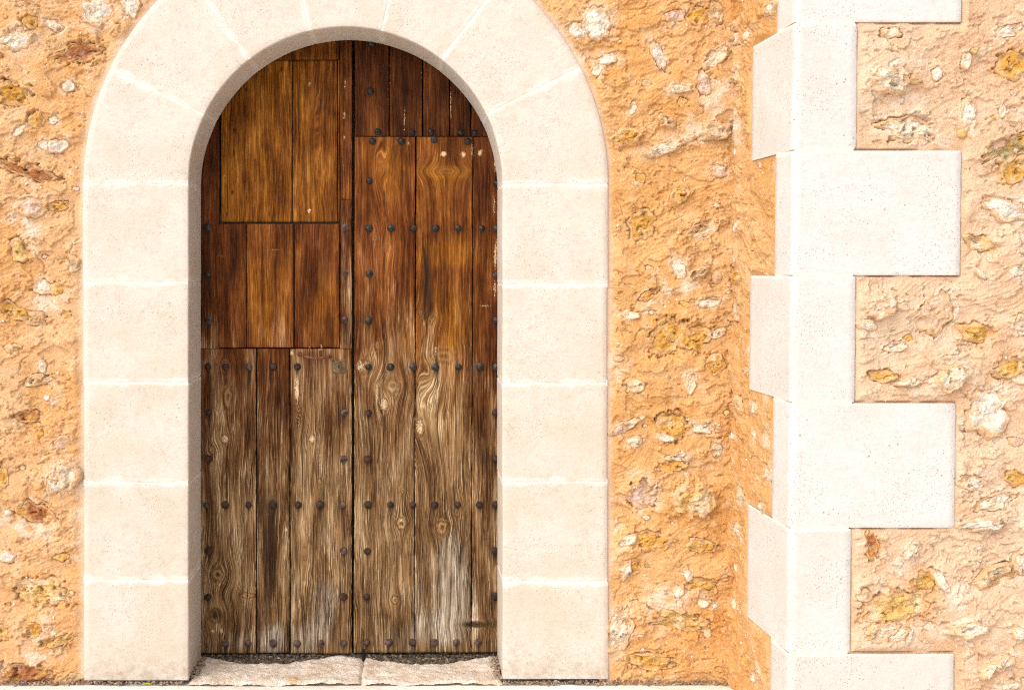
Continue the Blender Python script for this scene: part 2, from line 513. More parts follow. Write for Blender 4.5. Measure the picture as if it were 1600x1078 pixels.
ST_MID = [
    (932, 38, 24, 24, 20, 'white', .35), (903, 50, 19, 10, -22, 'white', .35), (950, 92, 16, 9, 15, 'white', .5), (934, 108, 8, 12, -25, 'white', .3), (1030, 88, 9, 21, 20, 'white', .4),
    (1055, 26, 18, 10, 10, 'pink', .5), (1090, 25, 17, 14, 0, 'ochre', .8), (1118, 90, 23, 12, 32, 'cream', .5), (1099, 132, 11, 19, 10, 'pink', .8),
    (1060, 139, 17, 9, -10, 'cream', -.5), (1066, 160, 8, 8, 0, 'ochre', 1), (1042, 190, 16, 9, -27, 'tan', -.9), (988, 170, 6, 10, -20, 'white', .2),
    (978, 215, 22, 13, 8, 'ochre', -.7), (1120, 205, 23, 13, 15, 'tan', -.6), (1035, 233, 30, 9, 18, 'cream', -.6), (1079, 217, 11, 5, 20, 'tan', -.8),
    (1121, 268, 15, 10, 0, 'pink', .25), (1062, 300, 14, 17, 0, 'ochre', -.5), (1000, 278, 9, 7, -30, 'ochre', .7), (1003, 352, 22, 26, -10, 'ochre', .7),
    (1095, 362, 26, 15, 25, 'tan', .6), (1060, 420, 12, 16, 20, 'white', .4), (1090, 427, 19, 8, 22, 'tan', -.7), (1108, 474, 17, 8, 12, 'cream', .5),
    (1015, 460, 20, 7, 30, 'rust', .8), (985, 493, 14, 6, 5, 'cream', -.4), (1046, 525, 26, 30, -20, 'ochre', 1.3), (1085, 530, 25, 20, 20, 'ochre', .7),
    (1120, 521, 15, 8, 22, 'cream', .3), (1118, 570, 15, 17, 0, 'ochre', .4), (1078, 600, 9, 15, -10, 'cream', .4), (990, 602, 16, 12, 0, 'tan', .8),
    (1050, 664, 24, 22, -30, 'ochre', 1.6), (1098, 668, 20, 9, -10, 'cream', .6), (1040, 684, 15, 6, -12, 'white', -.4), (975, 668, 24, 8, 26, 'pink', .3),
    (993, 690, 13, 8, 10, 'cream', -.5), (1062, 714, 18, 7, 10, 'cream', -.3), (1050, 728, 22, 8, 5, 'ochre', .5), (1003, 775, 25, 21, -15, 'pink', 1.3),
    (1085, 780, 36, 27, 10, 'gold', -1.0), (981, 843, 14, 9, 25, 'white', .4), (1015, 845, 30, 16, 0, 'ochre', .35), (1098, 852, 22, 12, -10, 'ochre', .7),
    (978, 893, 7, 13, -20, 'cream', -.4), (992, 886, 12, 9, 30, 'ochre', .9), (1075, 898, 7, 10, 0, 'white', -.3), (1094, 912, 26, 11, 5, 'ochre', .9),
    (1060, 925, 10, 8, 0, 'cream', -.5), (1099, 943, 8, 7, 0, 'cream', -.5), (1117, 947, 5, 4, 0, 'white', -.4), (1065, 970, 44, 15, -9, 'gold', .8),
    (968, 985, 22, 32, -10, 'cream', .35), (1022, 1033, 34, 14, -5, 'ochre', .9), (1118, 20, 14, 16, 30, 'tan', .4), (965, 560, 9, 5, 0, 'tan', .4),
    (1010, 130, 8, 6, 0, 'tan', -.4), (1121, 430, 9, 12, 0, 'tan', .5), (1120, 700, 8, 14, 0, 'cream', .3)]
ST_RIGHT = [
    (1393, 51, 16, 9, 0, 'cream', .9), (1385, 128, 30, 19, -5, 'cream', -.7), (1418, 122, 18, 9, -20, 'tan', -.5), (1463, 116, 9, 11, 0, 'white', .6),
    (1425, 203, 44, 22, -10, 'cream', .9), (1510, 95, 8, 15, -10, 'white', .4), (1583, 103, 24, 20, -5, 'ochre', 1), (1578, 48, 26, 10, 15, 'white', .5),
    (1513, 178, 10, 24, 0, 'white', .3), (1566, 172, 6, 15, 0, 'white', .3), (1575, 232, 44, 18, 25, 'olive', .8), (1590, 262, 26, 18, 20, 'ochre', .5), (1572, 328, 36, 18, -15, 'white', .4),
    (1530, 380, 22, 13, -10, 'gold', .8), (1530, 428, 14, 4, -45, 'white', -.3), (1585, 424, 16, 8, 0, 'cream', .3), (1378, 483, 22, 15, 25, 'pink', -.8),
    (1353, 508, 16, 8, -10, 'cream', -.6), (1462, 490, 26, 34, -25, 'pink', .7), (1527, 520, 25, 15, -10, 'ochre', .9), (1601, 510, 16, 18, 0, 'cream', .3),
    (1382, 588, 22, 11, -5, 'ochre', .9), (1420, 596, 20, 7, 14, 'cream', -.7), (1485, 590, 24, 19, 20, 'cream', -.6), (1575, 577, 26, 14, 20, 'ochre', .6),
    (1400, 543, 22, 7, 8, 'cream', .5), (1543, 645, 29, 38, 6, 'white', .35), (1592, 592, 13, 8, -10, 'cream', -.4), (1522, 755, 22, 14, -12, 'cream', .9),
    (1590, 748, 20, 11, 0, 'ochre', .8), (1555, 785, 32, 14, 10, 'cream', .5), (1533, 819, 37, 9, 8, 'white', -.7), (1362, 850, 11, 24, 10, 'rust', .7),
    (1424, 858, 17, 9, 35, 'cream', -.6), (1402, 950, 46, 30, 10, 'gold', .9), (1447, 912, 24, 19, 25, 'ochre', 1.6), (1468, 905, 8, 22, 20, 'white', -.2), (1385, 988, 36, 14, 0, 'cream', .4),
    (1560, 898, 40, 14, 25, 'tan', .5), (1513, 981, 29, 13, 5, 'cream', -.7), (1592, 988, 15, 10, -15, 'white', -.5), (1555, 1038, 30, 9, 27, 'cream', -.8),
    (1575, 1072, 22, 9, 8, 'cream', -.4), (1352, 700, 4, 4, 0, 'tan', .2), (1350, 930, 12, 10, 0, 'tan', .4), (1588, 690, 12, 8, 0, 'pink', .4), (1600, 880, 18, 18, 0, 'cream', .3)]


BIG_R = [(1650, 120, 30, 20, 10, 'cream', .6), (1720, 300, 40, 22, -10, 'white', .4), (1660, 470, 34, 24, 0, 'ochre', .9), (1800, 180, 40, 20, 15, 'gold', .8), (1760, 560, 36, 24, 0, 'cream', -.6), (1680, 700, 40, 26, -12, 'pink', .6), (1850, 420, 44, 24, 8, 'tan', .7), (1740, 860, 50, 28, 12, 'gold', 1), (1880, 700, 40, 22, 0, 'white', .4), (1850, 960, 38, 20, 10, 'cream', -.6), (1950, 250, 40, 26, 0, 'ochre', .8), (1970, 560, 36, 20, 0, 'cream', .5)]
BIG_L = [(-40, 90, 34, 22, 0, 'gold', .9), (-110, 240, 40, 20, 10, 'white', .4), (-50, 400, 30, 22, 0, 'cream', -.6), (-160, 520, 44, 26, -10, 'ochre', .9), (-60, 640, 32, 18, 0, 'white', .4), (-220, 330, 36, 24, 0, 'tan', .6), (-120, 800, 44, 26, 12, 'gold', .9), (-260, 700, 38, 22, 0, 'cream', .5), (-50, 960, 36, 20, 0, 'rust', 1), (-220, 980, 40, 24, 0, 'pink', .5), (-320, 150, 36, 22, 0, 'cream', -.5)]


def extra(n, x0, x1, y0, y1, seed):
    r = random.Random(seed)
    L = []
    for _ in range(n):
        a = r.uniform(3, 8)
        L.append((r.uniform(x0, x1), r.uniform(y0, y1), a, a * r.uniform(.5, 1), r.uniform(-40, 40),
                  r.choice(['white', 'cream', 'tan', 'tan', 'tan', 'gold', 'ochre', 'pink']), r.choice([.5, .3, -.5, -.6, .8])))
    return L


def stone_R(th, sd):
    """irregular outline radius of one stone"""
    return 1 + 0.30 * perlin(np.cos(th) * 1.1 + sd, np.sin(th) * 1.1, 5) + 0.22 * perlin(np.cos(th) * 2.6, np.sin(th) * 2.6 + sd, 6) \
        + 0.10 * perlin(np.cos(th) * 7 + sd, np.sin(th) * 7, 8)


def wall_coords(segs):
    out = [np.array([segs[0][0]])]
    for a, b, st in segs:
        k = max(1, int(math.ceil((b - a) / st)))
        out.append(np.linspace(a, b, k + 1)[1:])
    return np.concatenate(out)


def build_rubble(parent, us, vs, frame, keep, edge_fn, stones, mat, seed, amp=1.0, fine=None, npeb=300, name='plaster', flat=None, gap_fn=None, stone_ok=None):
    U, V = np.meshgrid(us, vs)
    Us, Vs = U + seed * 3.7, V + seed * 1.3
    hf = np.clip(0.010 / np.gradient(us), 0.08, 1)[None, :] * np.clip(0.010 / np.gradient(vs), 0.08, 1)[:, None]
    rmask = 0.25 + 0.75 * sst(-0.12, 0.25, fbm(Us * 3.3, Vs * 3.3, 3, 7))
    h = 0.014 * fbm(Us * 1.9, Vs * 1.9, 3, 1) + 0.020 * fbm(Us * 5.5, Vs * 7.0, 3, 2) + 0.009 * fbm(Us * 15, Vs * 19, 3, 3) * rmask
    # trowelled lips: plaster layers that break off along ragged steps
    q = fbm(Us * 4.2, Vs * 6.0, 5, 11, 0.6)
    h += 0.0080 * sst(-0.012, 0.012, q - 0.12) - 0.008 * sst(-0.012, 0.012, -q - 0.20)
    q2 = fbm(Us * 11, Vs * 15, 5, 13, 0.6)
    h += hf * rmask * (0.003 * sst(-0.03, 0.03, q2 - 0.27) - 0.0060 * sst(-0.03, 0.03, -q2 - 0.27))
    # trowel strokes in two directions
    m1 = sst(-0.15, 0.2, fbm(Us * 3, Vs * 3, 2, 21))
    wx = 0.06 * fbm(Us * 4, Vs * 4, 2, 31); 
    a1, a2 = math.radians(24), math.radians(-34)
    s1 = perlin((Us * math.cos(a1) + Vs * math.sin(a1)) * 13, (-Us * math.sin(a1) + Vs * math.cos(a1) + wx) * 105, 23)
    s2 = perlin((Us * math.cos(a2) + Vs * math.sin(a2)) * 15, (-Us * math.sin(a2) + Vs * math.cos(a2) + wx) * 120, 24)
    h += hf * 0.0034 * (s1 * m1 + s2 * (1 - m1))
    h += hf * (0.0016 + 0.0022 * rmask) * fbm(Us * 55, Vs * 65, 3, 26, 0.6) + 0.0018 * perlin(Us * 150, Vs * 150, 27)
    pit = sst(0.50, 0.64, perlin(Us * 40, Vs * 56, 28)) * sst(0.05, 0.3, fbm(Us * 3.5, Vs * 3.5, 2, 29))
    h -= 0.008 * pit * hf
    h *= amp
    edge, fade = edge_fn(U, V)
    grime = np.zeros_like(U); stain = 0.45 * sst(0.12, 0.4, fbm(Us * 2.6, Vs * 2.6, 3, 47)) if mat is not M_PL_B else np.zeros_like(U); lime = sst(0.18, 0.42, fbm(Us * 3.1, Vs * 3.1, 3, 41))
    stone_objs = []
    for k, (cu, cv, ru, rv, rot, colname, dep) in enumerate(stones):
        if stone_ok and not stone_ok(cu, cv): continue
        sd = seed * 11.1 + k * 1.37
        rm = max(ru, rv) * 1.7
        i0, i1 = np.searchsorted(us, [cu - rm, cu + rm]); j0, j1 = np.searchsorted(vs, [cv - rm, cv + rm])
        if i1 - i0 < 2 or j1 - j0 < 2: continue
        sl = (slice(j0, j1), slice(i0, i1))
        c, s = math.cos(rot), math.sin(rot)
        du, dv = U[sl] - cu, V[sl] - cv
        a, b = (du * c + dv * s) / ru, (-du * s + dv * c) / rv
        d = np.hypot(a, b) / stone_R(np.arctan2(b, a), sd)
        d += 0.24 * perlin(Us[sl] * 28, Vs[sl] * 32, 51) + 0.15 * perlin(Us[sl] * 75, Vs[sl] * 85, 53)
        cover = sst(-0.02, 0.14, fbm(Us[sl] * 15 + sd, Vs[sl] * 19, 4, 54, 0.6) + 0.42 * (d - 0.92))
        sz = (ru + rv) / 2
        base = float(np.median(h[sl]))
        deph = (0.008 + 0.20 * sz) * abs(dep) if dep > 0 else 0.0
        deph = min(deph, 0.030)
        halo = np.exp(-np.clip(d - 0.8, 0, 9) ** 2 / 0.35)
        if colname in ('ochre', 'gold', 'rust'): stain[sl] = np.maximum(stain[sl], 0.75 * halo)
        if colname in ('white', 'cream', 'pink'): lime[sl] = np.maximum(lime[sl], 0.8 * halo); stain[sl] *= 1 - 0.8 * halo
        if dep > 0:
            m = sst(1.14, 0.94, d)
            h[sl] -= (deph + 0.0035) * m * (1 - 0.85 * cover)
            # a pressed-up lip above the hollow
            h[sl] += 0.0035 * np.exp(-((d - 1.18) / 0.10) ** 2) * sst(-0.4, 0.6, b)
            grime[sl] = np.maximum(grime[sl], 0.0)
        else:
            dm_ = min(0.022, 0.45 * sz) * abs(dep)
            h[sl] += (dm_ * np.sqrt(np.clip(1.0 - (d / 1.18) ** 2, 0, 1))) + 0.004 * cover * sst(1.2, 1.0, d) - 0.007 * (1 - cover) * sst(1.06, 0.96, d)
        # the stone itself
        nr = int(np.clip(sz * 2 / 0.0060, 4, 22)); na = int(np.clip(sz * 2 / 0.0032, 12, 72))
        th = np.linspace(0, 2 * np.pi, na, endpoint=False)
        rr = np.linspace(0, 1.12, nr + 1)[1:]
        TH, RR = np.meshgrid(th, rr)
        R = stone_R(TH, sd) * RR
        A, B = np.cos(TH) * R, np.sin(TH) * R
        A = np.concatenate([[0], A.ravel()]); B = np.concatenate([[0], B.ravel()]); RF = np.concatenate([[0], RR.ravel()])
        gu = cu + A * ru * c - B * rv * s; gv = cv + A * ru * s + B * rv * c
        rough = (0.30 * fbm(gu * 16 + sd, gv * 16, 3, 61) + 0.30 * np.abs(fbm(gu * 40 + sd, gv * 48, 3, 62, 0.6))) * min(0.05, sz * 1.3)
        if colname in ('ochre', 'gold', 'cream', 'rust', 'olive', 'tan') and sz > 0.025:
            rough = rough - 0.016 * sst(0.22, 0.5, fbm(gu * 34 + sd, gv * 40, 2, 68)) * sst(1.0, 0.7, RF)
        step = 0.14 * min(0.05, sz * 1.2) * np.floor(3 * (0.5 + fbm(gu * 14 + sd, gv * 20, 2, 66)))
        if dep > 0:
            top = base - 0.55 * deph + rough * 1.2 + step * 0.6
            hz = top - 0.018 * sst(0.95, 1.12, RF)
        else:
            dome = min(0.022, 0.45 * sz) * abs(dep)
            hz = base + dome * np.sqrt(np.clip(1.02 - (RF / 1.1) ** 2.4, 0, 1)) + rough * 1.3 + step * 0.8 - 0.012 * sst(0.92, 1.12, RF)
        if flat is not None:
            hz = np.minimum(hz, flat(gu, gv))
        co = frame(gu, gv, hz)
        F = []
        for i in range(na):
            F.append([0, 1 + i, 1 + (i + 1) % na])
        for r_ in range(nr - 1):
            o0 = 1 + r_ * na; o1 = o0 + na
            for i in range(na):
                F.append([o0 + i, o1 + i, o1 + (i + 1) % na, o0 + (i + 1) % na])
        me = raw_mesh('stone', co, F)
        fattr(me, 'rim', RF)
        t0 = np.array(COLS[colname]); alt = np.array(COLS[{'ochre': 'gold', 'gold': 'cream', 'white': 'cream', 'cream': 'white', 'tan': 'cream', 'pink': 'tan', 'rust': 'ochre', 'olive': 'ochre'}[colname]])
        mixv = sst(-0.05, 0.25, fbm(gu * 12 + sd, gv * 12, 3, 71))[:, None] * 0.75
        cattr(me, 'tint', (t0 * (1 - mixv) + alt * mixv) * random.uniform(0.92, 1.05))
        stone_objs.append(link('stone', me, M_ROCK, parent))
    # cracks: ragged walks carved into the plaster
    r = random.Random(seed * 31 + 5)
    fu0, fu1, fv0, fv1 = fine
    ncr = int((fu1 - fu0) * (fv1 - fv0) * 60)
    big = [s for s in stones if s[2] > 0.025]
    for _ in range(ncr):
        if big and r.random() < .6:
            s_ = r.choice(big); x = s_[0] + s_[2] * r.choice([-1, 1]) * 1.0; y = s_[1] + s_[3] * r.uniform(0, 1)
            ang = r.choice([0, math.pi]) + r.uniform(-.6, .6)
        else:
            x, y = r.uniform(fu0, fu1), r.uniform(fv0, fv1); ang = r.uniform(0, 2 * math.pi) * .5 - .8
        L = r.uniform(.03, .17); st = 0.004; dd = r.uniform(.004, .011)
        nstep = int(L / st)
        for i in range(nstep):
            ang += r.uniform(-.5, .5)
            x += math.cos(ang) * st; y += math.sin(ang) * st * .8
            i0, i1 = np.searchsorted(us, [x - .0055, x + .0055]); j0, j1 = np.searchsorted(vs, [y - .0055, y + .0055])
            if i1 <= i0 or j1 <= j0: continue
            sl = (slice(j0, j1), slice(i0, i1))
            k = np.exp(-(((U[sl] - x) ** 2 + (V[sl] - y) ** 2) / 0.0022 ** 2)) * (1 - abs(2 * i / max(nstep, 1) - 1) ** 3)
            h[sl] -= dd * 0.85 * k
    h = h * fade + (1 - fade) * (-0.004)
    if gap_fn is not None:
        gd = gap_fn(U, V)
        h = h - 0.016 * np.exp(-((gd - 0.001) / 0.0028) ** 2) * sst(-0.25, 0.1, fbm(Us * 9, Vs * 9, 2, 48))
    if flat is not None:
        h = np.minimum(h, flat(U, V))
    co = frame(U.ravel(), V.ravel(), h.ravel())
    nv, nu = U.shape
    idx = np.arange(nv * nu).reshape(nv, nu)
    q = np.stack([idx[:-1, :-1], idx[:-1, 1:], idx[1:, 1:], idx[1:, :-1]], -1).reshape(-1, 4)
    kp = keep(U, V)
    kq = kp.ravel()[q].any(1)
    q = q[kq]
    used = np.unique(q); remap = np.zeros(nv * nu, np.int64); remap[used] = np.arange(len(used))
    me = raw_mesh(name, co[used], remap[q])
    fattr(me, 'edge', edge.ravel()[used]); fattr(me, 'lime', lime.ravel()[used] * .8); fattr(me, 'grime', grime.ravel()[used]); fattr(me, 'stain', stain.ravel()[used])
    link(name, me, mat, parent)
    # tiny chips and grains bedded in the plaster
    ico = bmesh.new(); bmesh.ops.create_icosphere(ico, subdivisions=1, radius=1)
    iv = np.array([v.co[:] for v in ico.verts]); ifc = [[v.index for v in f.verts] for f in ico.faces]; ico.free()
    ifc = np.array(ifc)
    PV, PF, PC = [], [], []
    rs = np.random.default_rng(int(seed * 100) + 9)
    cnt = 0
    for _ in range(npeb):
        x, y = rs.uniform(fu0, fu1), rs.uniform(fv0, fv1)
        i = min(len(us) - 1, np.searchsorted(us, x)); j = min(len(vs) - 1, np.searchsorted(vs, y))
        if not kp[j, i] or edge[j, i] > .5: continue
        rad = 0.0018 + 0.0045 * rs.random() ** 3
        sc = np.array([rs.uniform(.8, 1.6), rs.uniform(.7, 1.1), .8]) * rad
        p = iv * (1 + rs.uniform(-.25, .25, (len(iv), 1))) * sc
        a = rs.uniform(0, 3.14)
        pu_ = x + p[:, 0] * math.cos(a) - p[:, 1] * math.sin(a); pv_ = y + p[:, 0] * math.sin(a) + p[:, 1] * math.cos(a)
        PV.append(frame(pu_, pv_, h[j, i] + p[:, 2])); PF.append(ifc + cnt * len(iv)); cnt += 1
        cc = np.array(COLS[['white', 'cream', 'cream', 'tan', 'gold', 'tan'][rs.integers(6)]])
        PC.append(np.repeat(cc[None], len(iv), 0))
    if cnt:
        me = raw_mesh('pebbles', np.concatenate(PV), np.concatenate(PF))
        cattr(me, 'tint', np.concatenate(PC))
        link('pebbles', me, M_ROCK, parent, kind='stuff')


def to_wall(lst, t):
    return [(pu(x, t), pv(y, t), a / PX * t, b / PX * t, math.radians(r), c, d) for x, y, a, b, r, c, d in lst]


# --- the wall that holds the doorway
rubble = thing('rubble_wall', 'tan plastered rubble wall with bare ochre stones around the arched doorway', 'wall')


def frame_A(u, v, h):
    return np.stack([u, -np.asarray(h), v], -1)


def edge_A(U, V):
    d = arch_dist(U, V)
    return sst(0.055, -0.005, d), sst(0.0, 0.045, d)


def keep_A(U, V): return arch_dist(U, V) > -0.03


def build_A(us, vs, stones, seed, fine, npeb):
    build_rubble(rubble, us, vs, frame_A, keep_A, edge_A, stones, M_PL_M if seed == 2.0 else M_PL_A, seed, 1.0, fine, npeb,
                 stone_ok=lambda u, v: arch_dist(u, v) > 0.0)


STEP = 0.0034
zt = 2.86
vs_A = wall_coords([(-0.02, zt, STEP), (zt, WALL_TOP, 0.06)])
us_L = wall_coords([(-5.5, -2.75, 0.05), (-2.75, -1.80, 0.006), (-1.80, UC - R_OUT + 0.40, STEP)])
us_M = wall_coords([(UC + R_OUT - 0.40, 1.44, STEP)])
build_A(us_L, vs_A, to_wall(ST_LEFT + BIG_L + extra(14, 5, 120, 20, 1050, 3) + extra(46, -390, -10, -20, 1050, 13), 1.0), 1.0, (-1.75, UC - R_OUT, 0, zt), 420)
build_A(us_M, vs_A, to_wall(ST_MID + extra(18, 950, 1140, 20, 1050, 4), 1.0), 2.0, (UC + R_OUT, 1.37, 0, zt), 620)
us_T = wall_coords([(UC - R_OUT + 0.40, UC + R_OUT - 0.40, 0.03)])
vs_T = wall_coords([(ZS + 0.5, WALL_TOP, 0.03)])
build_A(us_T, vs_T, [], 3.0, (0, 0.01, 4.0, 4.01), 0)

# core behind the plaster, so that no light leaks through
bm = bmesh.new()
HW = R_IN + 0.10
bm_box(bm, -5.6, UC - HW, 0.06, 0.62, -0.05, WALL_TOP)
bm_box(bm, UC + HW, 1.70, 0.06, 0.62, -0.05, WALL_TOP)
bm_box(bm, UC - HW, UC + HW, 0.06, 0.62, ZS + R_IN + 0.06, WALL_TOP)
bm_box(bm, UC - HW, UC + HW, 0.40, 0.62, -0.05, ZS + R_IN + 0.06)
bm_obj('wall_core', bm, M_CORE, rubble)

# --- the projecting corner
corner = thing('corner_wall', 'projecting building corner of pale toothed quoins and rendered rubble right of the doorway', 'wall')
XD_top, XD_bot = pu(1148), pu(1135.5)
V_BOT, V_TOP = pv(1060), pv(0)


def x_deep(v): return XD_bot + (XD_top - XD_bot) * (np.asarray(v) - V_BOT) / (V_TOP - V_BOT)


def frame_F(u, v, h): return np.stack([u + lean(v), YF - np.asarray(h), np.asarray(v)], -1)


def frame_R(u, v, h):
    # u: distance back from the front arris
    xf = XF + lean(v); xd = x_deep(v)
    x = xf + (xd - xf) * (u / (-YF))
    return np.stack([x - np.asarray(h), YF + u, np.asarray(v)], -1)


def q_rects(front):
    L = []
    for i in range(7):
        z1, z0 = pv(Q_JOINT[i], TF), pv(Q_JOINT[i + 1], TF)
        L.append((z0, z1, q_len(i) if front else (S_RET if Q_LONG[i] else L_RET)))
    return L


def q_dist(x, V, front):
    """signed distance outside the toothed quoin area; x = distance from the arris"""
    d = np.full(x.shape, 9.0)
    for z0, z1, ln in q_rects(front):
        dx = x - ln; dz = np.maximum(z0 - V, V - z1)
        o = np.hypot(np.maximum(dx, 0), np.maximum(dz, 0)) + np.minimum(np.maximum(dx, dz), 0)
        d = np.minimum(d, o)
    return d


def edge_F(U, V):
    d = q_dist(U - XF, V, True)
    return 0.45 * sst(0.03, 0.0, d), sst(0.0, 0.03, d)


def edge_R(U, V):
    d = q_dist(U, V, False)
    return 0.6 * sst(0.03, 0.0, d), sst(0.0, 0.03, d)


zc1 = pv(-45, TF)
vs_F = wall_coords([(-0.02, 0.16, 0.02), (0.16, zc1, 0.0031), (zc1, WALL_TOP, 0.06)])
us_F = wall_coords([(XF, pu(1325, TF), 0.05), (pu(1325, TF), pu(1625, TF), 0.0031), (pu(1625, TF), pu(2060, TF), 0.006), (pu(2060, TF), 6.5, 0.05)])


def fst(lst): return [(a - float(lean(b)), b, c, d, e, f, g) for a, b, c, d, e, f, g in to_wall(lst, TF)]


build_rubble(corner, us_F, vs_F, frame_F, lambda U, V: q_dist(U - XF, V, True) > -0.02, edge_F,
             fst(ST_RIGHT + extra(16, 1345, 1595, 20, 1070, 5) + extra(60, 1610, 2050, -20, 1070, 15) + BIG_R), M_PL_B, 4.0, 0.9, (pu(1335, TF), pu(1610, TF),   .18, zc1), 520, gap_fn=lambda U, V: q_dist(U - XF, V, True),
             stone_ok=lambda u, v: q_dist(np.array([u - XF]), np.array([v]), True)[0] > 0.012)
ret_st = []
rr = random.Random(12)
for _ in range(46):
    uu, vv = rr.uniform(0.16, 0.60), rr.uniform(0.05, 2.7)
    a = rr.uniform(.012, .05)
    ret_st.append((uu, vv, a, a * rr.uniform(.5, .9), rr.uniform(-.7, .7), rr.choice(['white', 'cream', 'ochre', 'gold', 'tan', 'cream']), rr.choice([.5, .4, -.4, .8])))
us_R = wall_coords([(0.0, 0.66, 0.0045)])
vs_R = wall_coords([(-0.02, 2.86, 0.004), (2.86, WALL_TOP, 0.06)])
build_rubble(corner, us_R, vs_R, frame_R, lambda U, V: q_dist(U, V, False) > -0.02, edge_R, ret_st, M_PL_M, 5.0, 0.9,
             (0.1, 0.6, 0, 2.8), 200, stone_ok=lambda u, v: q_dist(np.array([u]), np.array([v]), False)[0] > 0.012)
bm = bmesh.new()
bm_box(bm, XF + 0.06, 6.5, YF + 0.05, 0.62, -0.05, WALL_TOP)
bm_obj('wall_core', bm, M_CORE, corner)


def grid_block(faces, parent, name, mat, shade, soil=0.0, zref=None):
    """faces: list of (V (n,m,3), edge (n,m)) patches joined into one mesh"""
    VV, QQ, EE = [], [], []
    o = 0
    for P, E in faces:
        n, m, _ = P.shape
        idx = np.arange(n * m).reshape(n, m) + o
        QQ.append(np.stack([idx[:-1, :-1], idx[:-1, 1:], idx[1:, 1:], idx[1:, :-1]], -1).reshape(-1, 4))
        VV.append(P.reshape(-1, 3)); EE.append(E.ravel()); o += n * m
    co = np.concatenate(VV); q = np.concatenate(QQ)
    me = raw_mesh(name, co, q)
    bm = bmesh.new(); bm.from_mesh(me)
    bm.verts.ensure_lookup_table()
    bmesh.ops.recalc_face_normals(bm, faces=bm.faces)
    bm.to_mesh(me); bm.free()
    me.shade_smooth()
    fattr(me, 'edge', np.concatenate(EE)); fattr(me, 'shade', np.full(len(co), shade))
    z = co[:, 2]
    fattr(me, 'soil', soil * sst(0.17, 0.0, z))
    return link(name, me, mat, parent)


def sweep_block(parent, name, prof, tvals, place, ends, shade, soil, seed, mat=M_ARCH):
    """prof: list of (r, y) across the block; tvals: along it; place(r,y,t)->xyz; the ends are rounded by shrinking"""
    prof = np.array(prof)
    # densify the profile
    pts = [prof[0]]
    for a, b in zip(prof[:-1], prof[1:]):
        k = max(1, int(np.hypot(*(b - a)) / 0.022))
        for i in range(1, k + 1): pts.append(a + (b - a) * i / k)
    pr = np.array(pts)
    n, m = len(tvals), len(pr)
    T = np.repeat(np.array(tvals)[:, None], m, 1)
    R = np.repeat(pr[None, :, 0], n, 0); Y = np.repeat(pr[None, :, 1], n, 0)
    # chamfer at both ends: faces sink towards the block's middle
    ed = np.minimum(T - T[0, 0], T[-1, 0] - T) * ends
    sink = 0.0016 * np.clip(1 - ed / 0.006, 0, 1) ** 1.5
    face = (R - pr[:, 0].min()) < 1e-6
    rough = 0.0018 * fbm(R * 6 + seed, T * ends * 6, 3, 81) + 0.0007 * fbm(R * 40 + seed, T * ends * 40, 2, 82)
    Yn = Y + np.where(face, 0, sink + rough)
    Rn = R + np.where(face, sink - rough * .7, 0)
    P = place(Rn, Yn, T)
    e1 = np.exp(-(ed / 0.020) ** 2) * (0.72 + 0.55 * fbm(R * 9 + seed, T * 3, 3, 83))
    g = grid_block([(P, e1)], parent, name, mat, shade, soil)
    return g


arch = thing('stone_arch', 'pale limestone door surround of jamb blocks and arch stones round the wooden door', 'arch')
YA = -0.010     # arch face just proud of the plaster
BV = 0.006


def arch_prof(r0, r1, deep=YD - 0.004):
    return [(r0, deep), (r0, YA + BV), (r0 + BV * .3, YA + BV * .3), (r0 + BV, YA), (r1 - BV * .7, YA), (r1, YA + BV), (r1, 0.10)]


JL = [286, 441, 597, 753, 905, 1061]
JR = [288, 444, 598, 752, 907, 1059]
GAP = 0.0018
for side, J in ((-1, JL), (1, JR)):
    for i in range(5):
        z1, z0 = pv(J[i]) - GAP, pv(J[i + 1]) + (GAP if i < 4 else 0)
        def place(R, Y, T, side=side):
            return np.stack([UC + side * R, Y, T], -1)
        ts = np.concatenate([[z0, z0 + .003, z0 + .007], np.linspace(z0 + .012, z1 - .012, 26), [z1 - .007, z1 - .003, z1]])
        sweep_block(arch, 'jamb_block', arch_prof(R_IN + random.uniform(-.001, .001), R_OUT + random.uniform(-.004, .004)), ts, place, 1.0,
                    0.5 - 0.16 * i + random.uniform(-.1, .1), 0.40 if i == 4 else 0.0, side * 5 + i * 2.2)
        ANG0 = 0
angs = [0, 26.4, 52.6, 76.8, 103.2, 127.6, 153.8, 180]
for i in range(7):
    a0, a1 = math.radians(angs[i]), math.radians(angs[i + 1])
    gi = GAP / 0.82
    a0 += gi; a1 -= gi
    if i == 0: a0 = math.radians(0) + 0.002
    if i == 6: a1 = math.radians(180) - 0.002
    def placev(R, Y, T):
        return np.stack([UC + R * np.cos(T), Y, ZS + R * np.sin(T)], -1)
    ts = np.concatenate([[a0, a0 + .004, a0 + .009], np.linspace(a0 + .015, a1 - .015, 26), [a1 - .009, a1 - .004, a1]])
    ro = R_OUT + random.uniform(-.003, .004)
    sweep_block(arch, 'voussoir', arch_prof(R_IN, ro), ts, placev, 0.82, 0.55 + random.uniform(-.2, .2), 0.0, 40 + i * 3.1)
